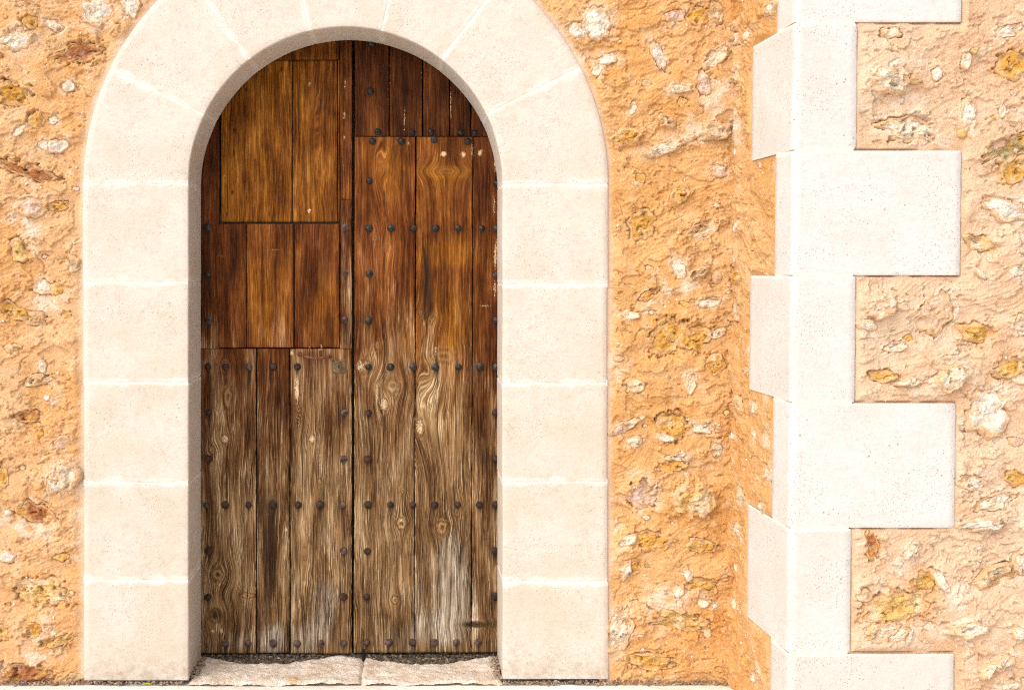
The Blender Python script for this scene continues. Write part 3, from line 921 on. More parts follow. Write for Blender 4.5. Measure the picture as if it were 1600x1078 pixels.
# bedding mortar, slightly behind the faces
V_, F_ = [], []
def mortar_sheet(p00, p01, p10, p11):
    o = len(V_); V_.extend([p00, p01, p11, p10]); F_.append([o, o + 1, o + 2, o + 3])
mz = 0.0016
def mband(z, side):
    w_ = 0.013
    x0, x1 = UC + side * (R_IN + mz), UC + side * (R_OUT - mz)
    mortar_sheet((x0, YA + mz, z - w_), (x1, YA + mz, z - w_), (x0, YA + mz, z + w_), (x1, YA + mz, z + w_))
    mortar_sheet((x0, YA + mz, z - w_), (x0, YD - .006, z - w_), (x0, YA + mz, z + w_), (x0, YD - .006, z + w_))
for J, s in ((JL, -1), (JR, 1)):
    for y in J[:-1]: mband(pv(y), s)
for a in angs[1:-1]:
    a = math.radians(a); w_ = 0.013
    ca, sa = math.cos(a), math.sin(a)
    def pp(r, y, d): return (UC + r * ca - d * sa, y, ZS + r * sa + d * ca)
    r0, r1 = R_IN + mz, R_OUT - mz
    mortar_sheet(pp(r0, YA + mz, -w_), pp(r1, YA + mz, -w_), pp(r0, YA + mz, w_), pp(r1, YA + mz, w_))
    mortar_sheet(pp(r0, YA + mz, -w_), pp(r0, YD - .006, -w_), pp(r0, YA + mz, w_), pp(r0, YD - .006, w_))
for k in range(0, len(F_), 2):
    vv = [V_[i] for i in F_[k] + F_[k + 1]]
    link('mortar_joint', raw_mesh('mortar_joint', vv, [[0, 1, 2, 3], [4, 5, 6, 7]], False), M_MORTAR, arch)

# quoins
for i in range(7):
    z1, z0 = pv(Q_JOINT[i], TF) - 0.0022, pv(Q_JOINT[i + 1], TF) + 0.0022
    ln = ln0 = q_len(i); rt = S_RET if Q_LONG[i] else L_RET
    pr = 0.003
    b = 0.0035
    path = [(rt, 1, .05), (rt, 1, -pr + b * .6), (rt - b, 1, -pr), (b * 1.6, 1, -pr), (b * .5, 1, -pr + b * .5 - .001), None]
    # walk: return end -> arris -> front end, in (x-from-arris, y-from-front, push-out)
    W = []
    for k in range(int(rt / .022) + 1): W.append(('R', rt - b - (rt - 2.2 * b) * k / int(rt / .022)))
    for k in range(int(ln / .022) + 1): W.append(('F', 1.2 * b + (ln - 2.2 * b) * k / int(ln / .022)))
    ts = np.concatenate([[z0, z0 + .003, z0 + .007], np.linspace(z0 + .013, z1 - .013, 24), [z1 - .007, z1 - .003, z1]])
    rows = []; erow = []
    for z in ts:
        ed = min(z - ts[0], ts[-1] - z)
        sink = 0.0022 * max(0, 1 - ed / 0.006) ** 1.5
        ln = ln0 + 0.0035 * float(fbm(np.array([z * 16.0]), np.array([i * 5.1]), 4, 93, 0.6)) - 0.006 * max(0, 1 - ed / 0.012) ** 2 * (i % 3 == 1)
        pts = []; ee = []
        def R_(u, hh): pts.append(frame_R(np.array([u]), np.array([z]), np.array([hh]))[0]); 
        def F_x(u, hh): pts.append(frame_F(np.array([XF + u]), np.array([z]), np.array([hh]))[0])
        nz = lambda u, s: 0.0014 * float(fbm(np.array([u * 7 + i * 3.3 + s]), np.array([z * 7.0]), 3, 91)) - 0.0
        R_(rt, -.05); R_(rt, pr - b); ee += [0, 0]
        for kk, u in W:
            if kk == 'F': u = u * ln / ln0
            (R_ if kk == 'R' else F_x)(u, pr - sink + nz(u, 0 if kk == 'R' else 9))
            e_ = math.exp(-(ed / 0.011) ** 2)
            if kk == 'F': e_ *= 0.5 + 0.5 * min(1, max(0, 1.2 * (1 - u / 0.26)))
            ee.append(e_)
        F_x(ln, pr - b); F_x(ln, -.05); ee += [0, 0]
        rows.append(pts); erow.append(ee)
    shade = {0: .8, 1: .25, 2: .55, 3: .35, 4: .5, 5: .0, 6: -1.2}[i]
    q = grid_block([(np.array(rows), np.array(erow))], corner, 'quoin', M_QUOIN, shade, 0)
V_, F_ = [], []
for i in range(1, 7):
    z = pv(Q_JOINT[i], TF)
    L0 = min(q_len(i - 1), q_len(i)); R0 = S_RET
    P = [frame_R(np.array([R0 - .01]), np.array([z + d]), np.array([0.003]))[0] for d in (-.012, .012)] + \
        [frame_F(np.array([XF + .003]), np.array([z + d]), np.array([0.003]))[0] for d in (-.012, .012)] + \
        [frame_F(np.array([XF + L0 - .01]), np.array([z + d]), np.array([0.003]))[0] for d in (-.012, .012)]
    link('mortar_joint', raw_mesh('mortar_joint', P, [[0, 2, 3, 1], [2, 4, 5, 3]], False), M_MORTAR, corner)

# ------------------------------------------------------------------ the doors
door_l = thing('door_leaf', 'left leaf of the old wooden door with hatch, rusty pull handle and round lock', 'door', 'leaves of the arched door')
door_r = thing('door_leaf', 'right leaf of the old wooden door, tall knotty planks studded in rows', 'door', 'leaves of the arched door')
DM = TD / PX     # metres per photo pixel on the door plane


def dx(px): return (px - VX) * DM
def dz(py): return CZ + (VY - py) * DM


# knots: x, y, rx, ry (photo px), pull
KNOTS = [(351, 685, 9, 9, 1), (331, 703, 7, 9, 1), (340, 897, 13, 14, 1.3), (352, 573, 8, 10, 1), (336, 962, 12, 12, .8), (488, 685, 8, 9, 1), (447, 826, 4, 5, .8),
         (500, 752, 5, 7, .7), (613, 603, 15, 14, 1.1), (600, 632, 9, 12, 1), (571, 572, 12, 13, 1), (629, 766, 5, 6, .8), (627, 817, 12, 10, 1.2), (617, 937, 7, 8, 1),
         (656, 668, 9, 17, .8), (694, 557, 26, 13, .35), (690, 822, 13, 13, 1), (714, 800, 7, 9, .8), (675, 497, 9, 7, 1), (657, 489, 6, 7, .9), (605, 385, 6, 10, .8), (585, 372, 7, 8, .8),
         (700, 268, 30, 7, .8), (387, 930, 16, 6, .6), (745, 975, 18, 5, .5), (384, 160, 4, 3, .4), (428, 205, 5, 3, .4), (356, 620, 10, 24, 1.0), (590, 540, 6, 8, .7)]
# cathedral figures: x, y, half width, half height, stretch
CATH = [(672, 610, 32, 85, .42), (603, 262, 26, 85, .16), (500, 225, 14, 90, .10), (480, 880, 16, 90, .14)]
G_GREY = [(702, 900, 30, 80, .75), (505, 955, 26, 60, .75), (430, 1000, 22, 34, .7), (735, 905, 20, 70, .35), (372, 1000, 36, 22, .55), (620, 995, 45, 30, .45), (700, 985, 45, 30, .5), (541, 430, 8, 90, .2), (655, 930, 12, 60, .5), (475, 1000, 24, 30, .5)]
G_DARK = [(424, 860, 9, 100, .85), (412, 800, 5, 160, .5), (668, 430, 8, 50, .75), (672, 480, 12, 30, .4), (478, 760, 9, 90, .4), (503, 830, 5, 120, .4), (742, 975, 28, 5, 1.0), (333, 900, 6, 90, .35), (560, 720, 3, 160, .3),
          (340, 960, 14, 10, .7), (528, 640, 6, 60, .45), (390, 620, 8, 60, .4), (602, 690, 3, 70, .5), (600, 960, 30, 8, .4), (325, 420, 6, 150, .4), (770, 800, 6, 200, .4), (745, 640, 6, 120, .3), (640, 90, 80, 40, .25), (460, 440, 6, 80, .4),
          (505, 420, 10, 60, .45), (360, 450, 14, 60, .35), (384, 140, 2, 4, 1.1), (365, 203, 2, 5, 1.1), (365, 238, 2, 5, 1.1), (362, 300, 2, 4, 1), (439, 108, 2.5, 5, 1), (512, 140, 2, 3, 1), (523, 178, 2, 3, 1), (354, 335, 2, 5, 1), (420, 335, 2, 5, .9), (505, 325, 2, 4, .9), (385, 250, 16, 3, .5), (430, 300, 20, 2.5, .5)]
G_GOLD = [(418, 475, 5, 70, .95), (440, 470, 7, 60, .55), (398, 470, 6, 60, .45), (700, 395, 34, 22, .8), (705, 500, 28, 50, .7), (690, 620, 40, 110, .5), (612, 260, 22, 60, .4), (700, 270, 34, 10, .8), (500, 480, 9, 50, .35), (520, 500, 7, 50, .4),
          (680, 300, 26, 60, .3), (640, 520, 16, 60, .4)]
G_PALE = [(608, 130, 1.5, 60, .95), (632, 190, 1.4, 26, .7), (660, 120, 1.3, 40, .7), (660, 185, 1.2, 26, .6), (704, 165, 1.7, 34, .75), (464, 606, 4, 22, 1.1), (467, 655, 6, 30, .5), (693, 241, 5, 4.5, 1.3), (724, 242, 4, 5, 1.2), (750, 239, 4, 5, 1.2),
          (738, 236, 2.5, 14, .9), (589, 615, 2, 20, .8), (683, 618, 1.8, 18, .9), (681, 548, 2, 10, .8), (539, 130, 1.5, 8, .9), (538, 180, 1.6, 9, .9), (538, 216, 1.4, 4, .9), (536, 300, 2, 20, .35), (539, 90, 1.2, 14, .5), (537, 250, 1.2, 20, .5), (774, 255, 3, 16, .9), (772, 320, 2.5, 20, .7), (774, 400, 3, 26, .9), (773, 450, 2.5, 16, .8),
          (483, 131, 2.5, 3.2, 1.2), (483, 329, 3, 3.6, 1.2), (456, 552, 2.5, 5, 1.2), (447, 827, 4, 4, .9), (333, 985, 3, 5, 1), (346, 985, 3, 6, 1), (500, 690, 2, 40, .4), (488, 686, 6, 6, .95), (352, 686, 8, 7, .8), (600, 632, 8, 11, .85), (656, 666, 7, 14, .9), (563, 572, 8, 10, .8), (627, 812, 10, 3, .8), (627, 823, 10, 3, .7), (640, 800, 3, 12, .4),
          (638, 225, 3, 5, .7), (620, 223, 4, 3, .5), (656, 240, 4, 20, .4), (757, 478, 14, 2.5, .7), (350, 275, 1, 3, 1), (353, 290, 1, 2, 1), (500, 740, 2, 30, .5), (440, 690, 1.2, 60, .5), (502, 543, 3, 5, .9), (484, 544, 2, 4, .9), (345, 400, 8, 5, .4), (432, 390, 14, 3, .45), (385, 850, 3, 20, .35)]


def blobs(X, Y, L):
    s = np.zeros_like(X)
    for cx, cy, rx, ry, a in L:
        s += a * np.exp(-np.clip(((X - cx) / rx) ** 2, 0, 30) - np.clip(((Y - cy) / ry) ** 2, 0, 30) ** 1.5)
    return s


WEATHER_Y = [60, 330, 430, 520, 600, 700, 820, 1020]
WEATHER_V = [-.05, 0.0, 0.10, 0.30, .52, .68, .84, .98]
STUDS_R = [(580, 68), (579, 143), (590, 206), (644, 207), (673, 206), (720, 207.5), (742, 208), (582, 221), (627, 221), (678, 219), (731, 221), (577, 283), (577, 428), (576, 501), (776, 287), (776, 430), (775.5, 501),
           (576, 645), (574, 717), (574, 861), (573, 932), (775, 645), (775, 717), (774, 860), (773.5, 931)]
STUDS_R += [(x, 357) for x in (576, 611, 646, 681, 716, 753, 776.5)] + [(x, 573.5) for x in (576, 610, 646, 680, 716.5, 750, 776)] + \
           [(x, 788.5) for x in (575, 610, 645, 679, 715, 749, 774.5)] + [(x, 1003) for x in (573, 607.5, 644, 679, 713, 747)]
STUDS_L = [(325, 355), (325.6, 428), (326, 501), (539, 356), (540, 427), (539, 500), (326, 645), (326, 717), (538, 645), (537, 717), (326.5, 860), (324.6, 932.5), (537, 860), (537, 932)]
STUDS_L += [(x, 573) for x in (325, 352.5, 389, 427, 464.5)] + [(x, 788.5) for x in (323, 352, 388.5, 426.5, 466, 500, 535.5)] + [(x, 1004.5) for x in (352.6, 387.5, 427, 464.5, 501.6, 536)]
DRIPS = [(x, y + 14, 2.4, 13, .55) for x, y in STUDS_R + STUDS_L if y > 340] + [(x, y + 2, 8.5, 8.5, .38) for x, y in STUDS_R + STUDS_L]
CRACKS = [[(600, 300), (602, 380), (599, 450), (601, 560), (596, 660), (590, 725)], [(648, 575), (652, 600), (648, 640)], [(683, 560), (684, 600), (680, 640)], [(660, 370), (668, 430), (664, 500)]]
plank_no = [0]


def plank(parent, x0, x1, y0, y1, y_off=0.0, tone=1.0, gold=0.0, wo=0.0, name='plank', thick=0.03, gap=0.9, top_arc=True, shear=0.0, grain=1.0, smoothw=1.0):
    """one board; x0..x1, y0..y1 in photo pixels on the door plane (y0 top)"""
    plank_no[0] += 1
    sd = plank_no[0] * 1.93
    if top_arc and y0 < 70:
        xm = min(max(540, x0), x1)
        y0 = 288 - math.sqrt(max(0, 262 ** 2 - (xm - 540) ** 2))
    a, b = x0 + gap, x1 - gap
    nx = max(8, int((b - a) / 1.7)); ny = max(8, int((y1 - y0) / 3.6))
    sx = np.linspace(0, 1, nx + 1); sy = np.linspace(0, 1, ny + 1)
    ins = 0.0022 / DM
    xs = a + ins + (b - a - 2 * ins) * sx
    ys = y1 - ins - (y1 - y0 - 2 * ins) * sy
    X, Y = np.meshgrid(xs, ys)
    # slight wander of the long edges
    wob = 0.7 * perlin(Y / 130 + sd, Y * 0 + sd, 3)
    X = X + wob * ((X - a) / (b - a) * 2 - 1) * .6 + shear * ((Y - y0) / (y1 - y0))
    # grain coordinate in metres, bent round the knots
    g = X + 6.5 * fbm(X / 90 + sd, Y / 330, 3, 15) + 2.2 * fbm(X / 24 + sd, Y / 100, 3, 16)
    kd = np.full(X.shape, 5.0)
    for kx, ky, rx, ry, pull in KNOTS:
        if not (a - 8 < kx < b + 8 and y0 - 40 < ky < y1 + 40): continue
        ddx = X - kx; ddy = Y - ky
        rho2 = (ddx / rx) ** 2 + (ddy / (ry * 1.15)) ** 2
        fall = np.exp(-(ddy / (ry * 6)) ** 2)
        g = g - pull * ddx * 1.0 / (rho2 + 1.0) * fall
        th = np.arctan2(ddy / ry, ddx / rx)
        kd = np.minimum(kd, np.sqrt(rho2) * (1 + 0.30 * perlin(np.cos(th) * 1.5 + kx, np.sin(th) * 1.5 + ky, 4)) + 0.12 * perlin(X / 7, Y / 8, 14))
    for cx, cy, hw, hh, stf in CATH:
        if not (a - 5 < cx < b + 5 and y0 < cy < y1): continue
        wgt = np.exp(-((X - cx) / hw) ** 4) * np.exp(-((Y - cy) / hh) ** 2)
        wgt = wgt * 0.55
        el = np.sqrt((X - cx) ** 2 + ((Y - cy + 0.4 * hh) * stf) ** 2 + 4)
        g = g * (1 - wgt) + (cx + el * 1.15 + 3.0 * fbm(X / 16 + sd, Y / 30, 3, 9)) * wgt
    we = np.interp(Y, WEATHER_Y, WEATHER_V) + wo + 0.16 * fbm(X / 40 + sd, Y / 160, 3, 17)
    grey = blobs(X, Y, G_GREY); dark = blobs(X, Y, G_DARK) + blobs(X, Y, DRIPS); pale = blobs(X, Y, G_PALE)
    gold_ = np.clip(blobs(X, Y, G_GOLD) + gold + 0.25 * fbm(X / 30 + sd, Y / 120, 3, 19), 0, 1)
    hgt = 0.0014 * fbm(X / 14 + sd, Y / 160, 3, 18) * smoothw + 0.0022 * fbm(X / 60, Y / 60 + sd, 2, 20) * smoothw
    hgt = hgt + 0.0016 * np.clip(1.2 - kd, 0, 1)
    for cr in CRACKS:
        for (ax, ay), (bx, by) in zip(cr[:-1], cr[1:]):
            if ax < a or ax > b: continue
            inn = (Y >= ay) & (Y < by)
            cx_ = ax + (bx - ax) * (Y - ay) / (by - ay) + 1.2 * perlin(Y / 18, Y * 0 + 3, 2)
            k = np.exp(-((X - cx_) / 1.3) ** 2) * inn
            hgt = hgt - 0.005 * k; dark = dark + 0.7 * k
    Wx, Wz = dx(X), dz(Y)
    Wy = YD + y_off - hgt
    n, m = X.shape
    P = np.stack([Wx, Wy, Wz], -1)
    # border ring: chamfer then side walls
    cxm, czm = (dx(a) + dx(b)) / 2, (dz(y0) + dz(y1)) / 2
    idx = np.arange(n * m).reshape(n, m)
    loop = np.concatenate([idx[0, :], idx[1:, -1], idx[-1, -2::-1], idx[-2:0:-1, 0]])
    base = P.reshape(-1, 3)[loop]
    r1 = base.copy()
    lj = X.reshape(-1)[loop]
    left = np.isin(loop, idx[:, 0]); right = np.isin(loop, idx[:, -1]); bot = np.isin(loop, idx[0, :]); top = np.isin(loop, idx[-1, :])
    r1[:, 0] += np.where(right, .0022, 0) - np.where(left, .0022, 0)
    r1[:, 2] += np.where(top, .0022, 0) - np.where(bot, .0022, 0)
    r1[:, 1] += 0.0026
    r2 = r1.copy(); r2[:, 1] = YD + y_off + thick
    K = len(loop)
    o1, o2 = n * m, n * m + K
    nxt = np.roll(np.arange(K), -1)
    q = [np.stack([idx[:-1, :-1], idx[:-1, 1:], idx[1:, 1:], idx[1:, :-1]], -1).reshape(-1, 4),
         np.stack([loop[nxt], loop, o1 + np.arange(K), o1 + nxt], -1), np.stack([o1 + nxt, o1 + np.arange(K), o2 + np.arange(K), o2 + nxt], -1)]
    me = raw_mesh(name, np.concatenate([P.reshape(-1, 3), r1, r2]), np.concatenate(q))
    def full(A): 
        f = np.asarray(A).reshape(-1)
        return np.concatenate([f, f[loop], f[loop]])
    fattr(me, 'g', full(g * DM * grain)); fattr(me, 'zc', full(Wz)); fattr(me, 'seed', np.full(n * m + 2 * K, sd * 3.3))
    fattr(me, 'weather', full(we)); fattr(me, 'grey', full(grey)); fattr(me, 'gold', full(gold_))
    dk = full(dark); dk[n * m:] += .5
    fattr(me, 'dark', dk); fattr(me, 'pale', full(pale)); fattr(me, 'kd', full(kd)); fattr(me, 'tone', np.full(n * m + 2 * K, tone))
    return link(name, me, M_WOOD, parent)


# left leaf: hinge stile, hatch, middle panel, lower planks, meeting stile
plank(door_l, 300, 343, 60, 545, 0.0, .75, 0, 0.02, 'stile')
plank(door_l, 531, 550.5, 60, 312, -0.004, .95, .08, -.08, 'stile', gap=.6)
plank(door_l, 531.5, 550, 312, 545, -0.003, .85, 0, .22, 'stile', gap=.6)
bm = bmesh.new()
bm_box(bm, dx(343), dx(531), YD + 0.033, YD + 0.035, dz(347.5), dz(52))
hatch = bm_obj('hatch', bm, M_CORE, door_l)
plank(hatch, 380, 530, 44, 93.5, -0.001, .75, .5, -.2, 'rail', top_arc=False, grain=.7, smoothw=.5)
plank(hatch, 344, 456.5, 93.5, 347, 0.012, 1.05, .72, -.25, 'board', thick=.02, gap=.8, grain=.62, smoothw=.4)
plank(hatch, 456, 527.5, 93.5, 347, 0.012, 1.02, .50, -.22, 'board', thick=.02, gap=.8, grain=.7, smoothw=.4)
plank(hatch, 527.5, 531, 93.5, 347, 0.002, .9, .3, -.2, 'stile', gap=.3)
plank(door_l, 341.5, 385, 350, 543.5, 0.001, 1.0, .05, -.14, 'panel_board', gap=.4)
plank(door_l, 385, 459, 350, 543, 0.0, 1.05, .17, -.12, 'panel_board', gap=.5)
plank(door_l, 459.5, 531, 350, 543.5, 0.0015, 1.0, .06, -.14, 'panel_board', gap=.7)
plank(door_l, 300, 400.5, 545, 1020.5, 0.0, .9, 0, -.06)
plank(door_l, 400.5, 453, 545, 1020, 0.002, .8, 0, -.14)
plank(door_l, 453, 550, 545, 1020.5, -0.001, 1.0, 0.1, .04, shear=.5)
# right leaf
plank(door_r, 553.5, 608, 60, 213.5, 0.003, .70, 0, -.15, smoothw=.5)
plank(door_r, 608, 660.5, 60, 213.5, 0.003, .62, 0, -.15, smoothw=.5)
plank(door_r, 660.5, 703, 60, 213.5, 0.0035, .70, 0.05, -.15, smoothw=.5)
plank(door_r, 703, 736, 60, 213.5, 0.003, .62, 0, -.12, smoothw=.5)
plank(door_r, 736, 790, 60, 213.5, 0.003, .66, 0, -.12, smoothw=.5)
plank(door_r, 553.5, 649.5, 214, 1019.5, 0.0, 1.15, .10, .08, shear=-1.5)
plank(door_r, 650, 739.5, 214, 1019, -0.001, 1.1, .14, .06, shear=-3)
plank(door_r, 739, 790, 214, 1019, 0.001, .85, .05, -.12, shear=-3)
# ledgers nailed across the back of each leaf
for dr, xa, xb in ((door_l, 300, 546), (door_r, 557, 790)):
    for yy in (357, 573, 788, 1000):
        bm = bmesh.new(); bm_box(bm, dx(xa), dx(xb), YD + 0.036, YD + 0.062, dz(yy + 22), dz(yy - 22))
        bm_obj('ledger', bm, M_CORE, dr)
    bm = bmesh.new(); bm_box(bm, dx(xa), dx(xb), YD + 0.064, YD + 0.075, dz(1015), dz(40))  # added unseen dark sheet, stops light leaking through the board gaps
    bm_obj('light_stop_backing', bm, M_DARK, dr)


def stud_mesh(seed, facet):
    r = random.Random(seed)
    V, F = [], []
    na = 14
    prof = [(0, 1.0), (.30, .95), (.58, .78), (.82, .50), (.96, .20), (1.0, -.25)]
    if facet: prof = [(0, 1.05), (.22, .98), (.52, .72), (.80, .42), (.97, .16), (1.0, -.25)]
    R, H = 0.0170, 0.0105
    V.append((0, -H * prof[0][1], 0))
    for pr_, ph in prof[1:]:
        for k in range(na):
            th = 2 * math.pi * k / na
            wv = 1 + r.uniform(-.07, .07)
            rx = pr_ * wv
            if facet: rx *= 1 - 0.10 * abs(math.sin(2 * th)) * (1 if pr_ < .9 else .3)
            V.append((rx * R * math.cos(th), -H * ph * (1 + r.uniform(-.10, .10)), rx * R * math.sin(th)))
    for k in range(na): F.append([0, 1 + (k + 1) % na, 1 + k])
    for j in range(len(prof) - 2):
        a = 1 + j * na; b = a + na
        for k in range(na): F.append([a + k, a + (k + 1) % na, b + (k + 1) % na, b + k])
    me = raw_mesh('stud', V, F, not facet)
    return me


SM = [stud_mesh(1, True), stud_mesh(2, True), stud_mesh(5, True)]
SM2 = [stud_mesh(3, False), stud_mesh(4, False), stud_mesh(6, False)]
for m in SM: m.materials.append(M_IRON)
for m in SM2: m.materials.append(M_IRON2)
SM3 = [stud_mesh(7, False), stud_mesh(8, True)]
for m in SM3: m.materials.append(M_IRON3)
for dr, L in ((door_l, STUDS_L), (door_r, STUDS_R)):
    for x, y in L:
        shiny = (dr is door_r and y < 600) or (dr is door_l and y < 520 and x < 400)
        o = link('stud', random.choice(SM if shiny else (SM3 if (dr is door_l and 520 < x < 545 and y < 800) or y > 990 or random.random() < .2 else SM2)), None, dr)
        s = random.uniform(.86, 1.06)
        if y < 230: s *= .93
        o.location = (dx(x), YD - 0.001, dz(y))
        o.rotation_euler = (random.uniform(-.08, .08), random.uniform(0, 6.28), random.uniform(-.08, .08))
        o.scale = (s, random.uniform(.85, 1.15), s)

# rusty pull handle
pts = []
for k in range(15):
    t = k / 14
    pts.append((dx(468 + 47 * t), YD - 0.006 - 0.024 * math.sin(math.pi * t) ** .6, dz(553 + 3.5 * t + 4.0 * math.sin(math.pi * t))))
V_, F_ = tube(pts, [0.0065, 0.006, 0.0055] + [0.005] * 9 + [0.0055, 0.006, 0.0065], 10)
hd = link('handle', raw_mesh('handle', V_, F_), M_RUST, door_l)
for px_, py_ in ((468, 553), (515, 556.5)):
    V_, F_ = tube([(dx(px_), YD + .004, dz(py_)), (dx(px_), YD - .004, dz(py_)), (dx(px_), YD - .006, dz(py_))], [.0105, .0105, .007], 12)
    link('rosette', raw_mesh('rosette', V_, F_), M_RUST, hd)
# lock: square plate with two raised rings and a keyhole
lx, lz = dx(529.5), dz(572.5)
bm = bmesh.new()
bm_box(bm, lx - .0275, lx + .0275, YD - .0045, YD + .004, lz - .029, lz + .029)
bmesh.ops.bevel(bm, geom=bm.edges[:], offset=.0018, segments=2, affect='EDGES')
lock = bm_obj('lock_plate', bm, M_BRASS, door_l)


def ring(name, R, r, y, parent, mat):
    V, F = [], []
    na, nb = 32, 8
    for i in range(na):
        a = 2 * math.pi * i / na
        for j in range(nb):
            b = 2 * math.pi * j / nb
            V.append((lx + (R + r * math.cos(b)) * math.cos(a), y + r * math.sin(b), lz + (R + r * math.cos(b)) * math.sin(a)))
    for i in range(na):
        for j in range(nb):
            F.append([i * nb + j, ((i + 1) % na) * nb + j, ((i + 1) % na) * nb + (j + 1) % nb, i * nb + (j + 1) % nb])
    return link(name, raw_mesh(name, V, F), mat, parent)


ring('lock_ring', .0200, .0026, YD - .0055, lock, M_BRASS)
ring('lock_ring', .0120, .0022, YD - .0060, lock, M_BRASS)
V_, F_ = [], []
n_ = 16
out_ = [(0.0028 * math.cos(t), 0.003 + 0.0028 * math.sin(t)) for t in [math.pi * (-.3 + 1.6 * k / 11) for k in range(12)]] + [(-.0030, -.0075), (.0030, -.0075)]
V_ = [(lx + a, YD - .0052, lz + b) for a, b in out_] + [(lx + a, YD + .002, lz + b) for a, b in out_]
k_ = len(out_)
F_ = [list(range(k_))] + [[i, (i + 1) % k_, k_ + (i + 1) % k_, k_ + i] for i in range(k_)]
link('keyhole', raw_mesh('keyhole', V_, F_, False), M_DARK, lock)
for sx_ in (-1, 1):
    for sz_ in (-1, 1):
        V_, F_ = tube([(lx + sx_ * .022, YD - .003, lz + sz_ * .0235), (lx + sx_ * .022, YD - .0058, lz + sz_ * .0235), (lx + sx_ * .022, YD - .0064, lz + sz_ * .0235)], [.0022, .0022, .001], 8)
        link('screw', raw_mesh('screw', V_, F_), M_IRON2, lock)
# drop bolt under the right leaf
bm = bmesh.new(); bm_box(bm, dx(566), dx(570), YD - 0.004, YD + 0.008, -0.01, dz(1013)); bmesh.ops.bevel(bm, geom=bm.edges[:], offset=.0015, segments=1, affect='EDGES')
bm_obj('bolt', bm, M_DARK, door_r)

# ------------------------------------------------------------------ doorstep, ground, grit
step = thing('threshold', 'worn pale stone doorstep in two slabs under the wooden door', 'doorstep')


def slab(x0, x1, y0, y1, seed, name='slab'):
    xs = np.linspace(x0, x1, int((x1 - x0) / .006)); ys = np.linspace(y0, y1, int((y1 - y0) / .006))
    X, Y = np.meshgrid(xs, ys)
    h = 0.014 * fbm(X * 6 + seed, Y * 8, 3, 95) + 0.006 * fbm(X * 22 + seed, Y * 26, 3, 96) + 0.003 * fbm(X * 90, Y * 90 + seed, 2, 97)
    e = np.minimum(np.minimum(X - x0, x1 - X), np.minimum(Y - y0, y1 - Y))
    h = h + 0.004 - 0.009 * (1 - sst(0, .012, e)) 
    me = raw_mesh(name, np.stack([X, Y, h], -1).reshape(-1, 3),
                  (lambda i: np.stack([i[:-1, :-1], i[:-1, 1:], i[1:, 1:], i[1:, :-1]], -1).reshape(-1, 4))(np.arange(X.size).reshape(X.shape)))
    return link(name, me, M_STEP, step)


slab(UC - R_IN - .0, pu(563.6), -0.015, 0.36, 1.0)
slab(pu(564.4), UC + R_IN + .0, -0.012, 0.36, 5.0)

gx = wall_coords([(-40, -2.2, 4), (-2.2, 2.0, .02), (2.0, 40, 4)])
gy = wall_coords([(-60, -1.2, 4), (-1.2, -0.2, .1), (-0.2, 0.02, .008), (0.02, .6, .1)])
X, Y = np.meshgrid(gx, gy)
near = sst(1.2, .2, np.abs(Y))
H = near * (0.006 * fbm(X * 5, Y * 9, 3, 98) + 0.003 * fbm(X * 30, Y * 30, 2, 99)) - 0.002
H -= 0.012 * sst(-0.035, -0.01, Y) 
i_ = np.arange(X.size).reshape(X.shape)
me = raw_mesh('pavement', np.stack([X, Y, H], -1).reshape(-1, 3), np.stack([i_[:-1, :-1], i_[:-1, 1:], i_[1:, 1:], i_[1:, :-1]], -1).reshape(-1, 4))
link('pavement', me, M_PAVE, kind='structure')


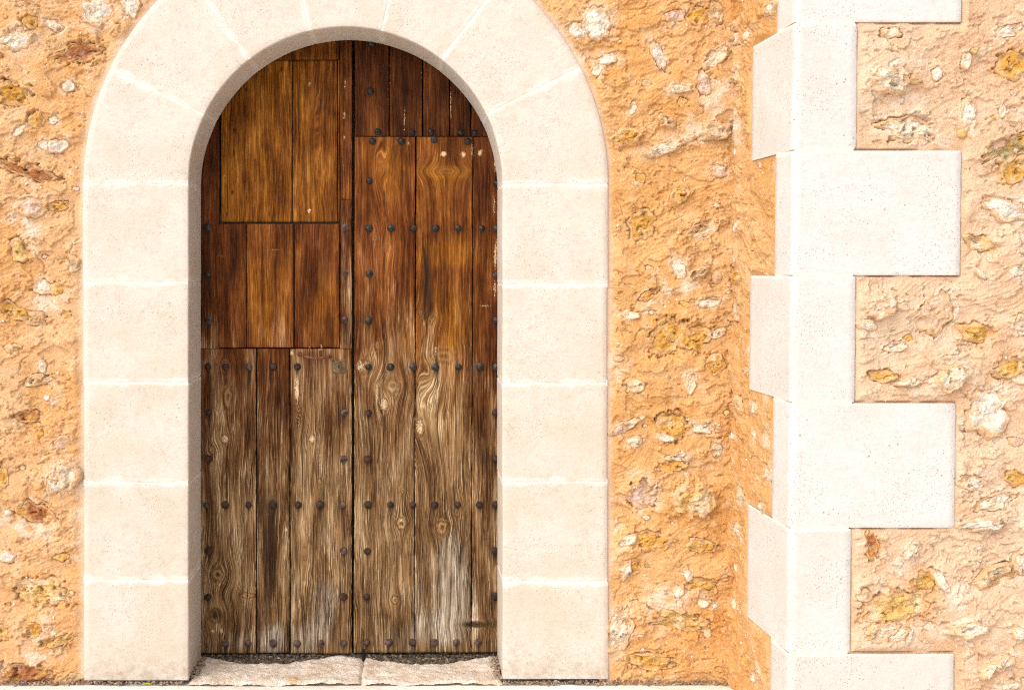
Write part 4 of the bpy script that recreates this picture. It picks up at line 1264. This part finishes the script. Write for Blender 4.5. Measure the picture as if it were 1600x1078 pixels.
def scatter(name, pts, mat, label, seed):
    ico = bmesh.new(); bmesh.ops.create_icosphere(ico, subdivisions=1, radius=1)
    iv = np.array([v.co[:] for v in ico.verts]); f_ = np.array([[v.index for v in f.verts] for f in ico.faces]); ico.free()
    rs = np.random.default_rng(seed)
    VV, FF = [], []
    for k, (x, y, z, r) in enumerate(pts):
        p = iv * (1 + rs.uniform(-.3, .3, (len(iv), 1))) * r * np.array([rs.uniform(.8, 1.7), rs.uniform(.7, 1.3), rs.uniform(.5, .9)])
        VV.append(p + [x, y, z]); FF.append(f_ + k * len(iv))
    o = link(name, raw_mesh(name, np.concatenate(VV), np.concatenate(FF)), mat, kind='stuff')
    o['label'] = label; o['category'] = 'grit'
    return o


rs = np.random.default_rng(44)
P = []
for _ in range(3000):      # dark earth under the doors, spread forward to paint the gap's shade too
    x = rs.uniform(UC - R_IN, UC + R_IN); y = YD + .07 - .125 * rs.random() ** .8 * (0.75 + .35 * math.sin(x * 9 + 1))
    P.append((x, y, 0.004 + rs.uniform(0, .012) * (1 if y > YD - .01 else .3), rs.uniform(.003, .009)))
scatter('dirt_gap_shade', P, M_SOIL, 'dark earth packed under the wooden door, also standing in for the gap shade', 1)
P = []
for _ in range(1500):      # grit along the wall foot
    if rs.random() < .45: x = rs.uniform(-1.8, UC - R_IN - .02)
    else: x = rs.uniform(UC + R_IN, 1.36)
    P.append((x, rs.normal(-0.012, 0.012), 0.0 + abs(rs.normal(0, .004)), 0.0016 + .0045 * rs.random() ** 2))
for _ in range(260):
    s_ = rs.choice([-1, 1]); P.append((UC + s_ * (R_IN - abs(rs.normal(0, .014))), rs.uniform(0, .24), .012 + rs.uniform(0, .006), 0.002 + .006 * rs.random() ** 2))
scatter('gravel', P, M_GRIT, 'grey brown grit collected along the foot of the wall', 2)

# a small fallen leaf by the left jamb
V_, F_ = [], []
x0, y0, z0 = pu(228, .985), -0.066, 0.010
for k in range(7):
    t = k / 6; wd = 0.0055 * math.sin(math.pi * min(1, t * .92 + .04)) + .0004
    for s_ in (-1, 0, 1):
        V_.append((x0 - .022 + .044 * t, y0 + s_ * wd, z0 + .004 * math.sin(math.pi * t) + abs(s_) * .0025 + .006 * t))
for k in range(6):
    for j in range(2): F_.append([k * 3 + j, k * 3 + j + 1, k * 3 + j + 4, k * 3 + j + 3])
lf = link('fallen_leaf', raw_mesh('fallen_leaf', V_, F_), M_LEAF)
lf['label'] = 'small yellow green leaf on the ground below the left jamb'; lf['category'] = 'leaf'
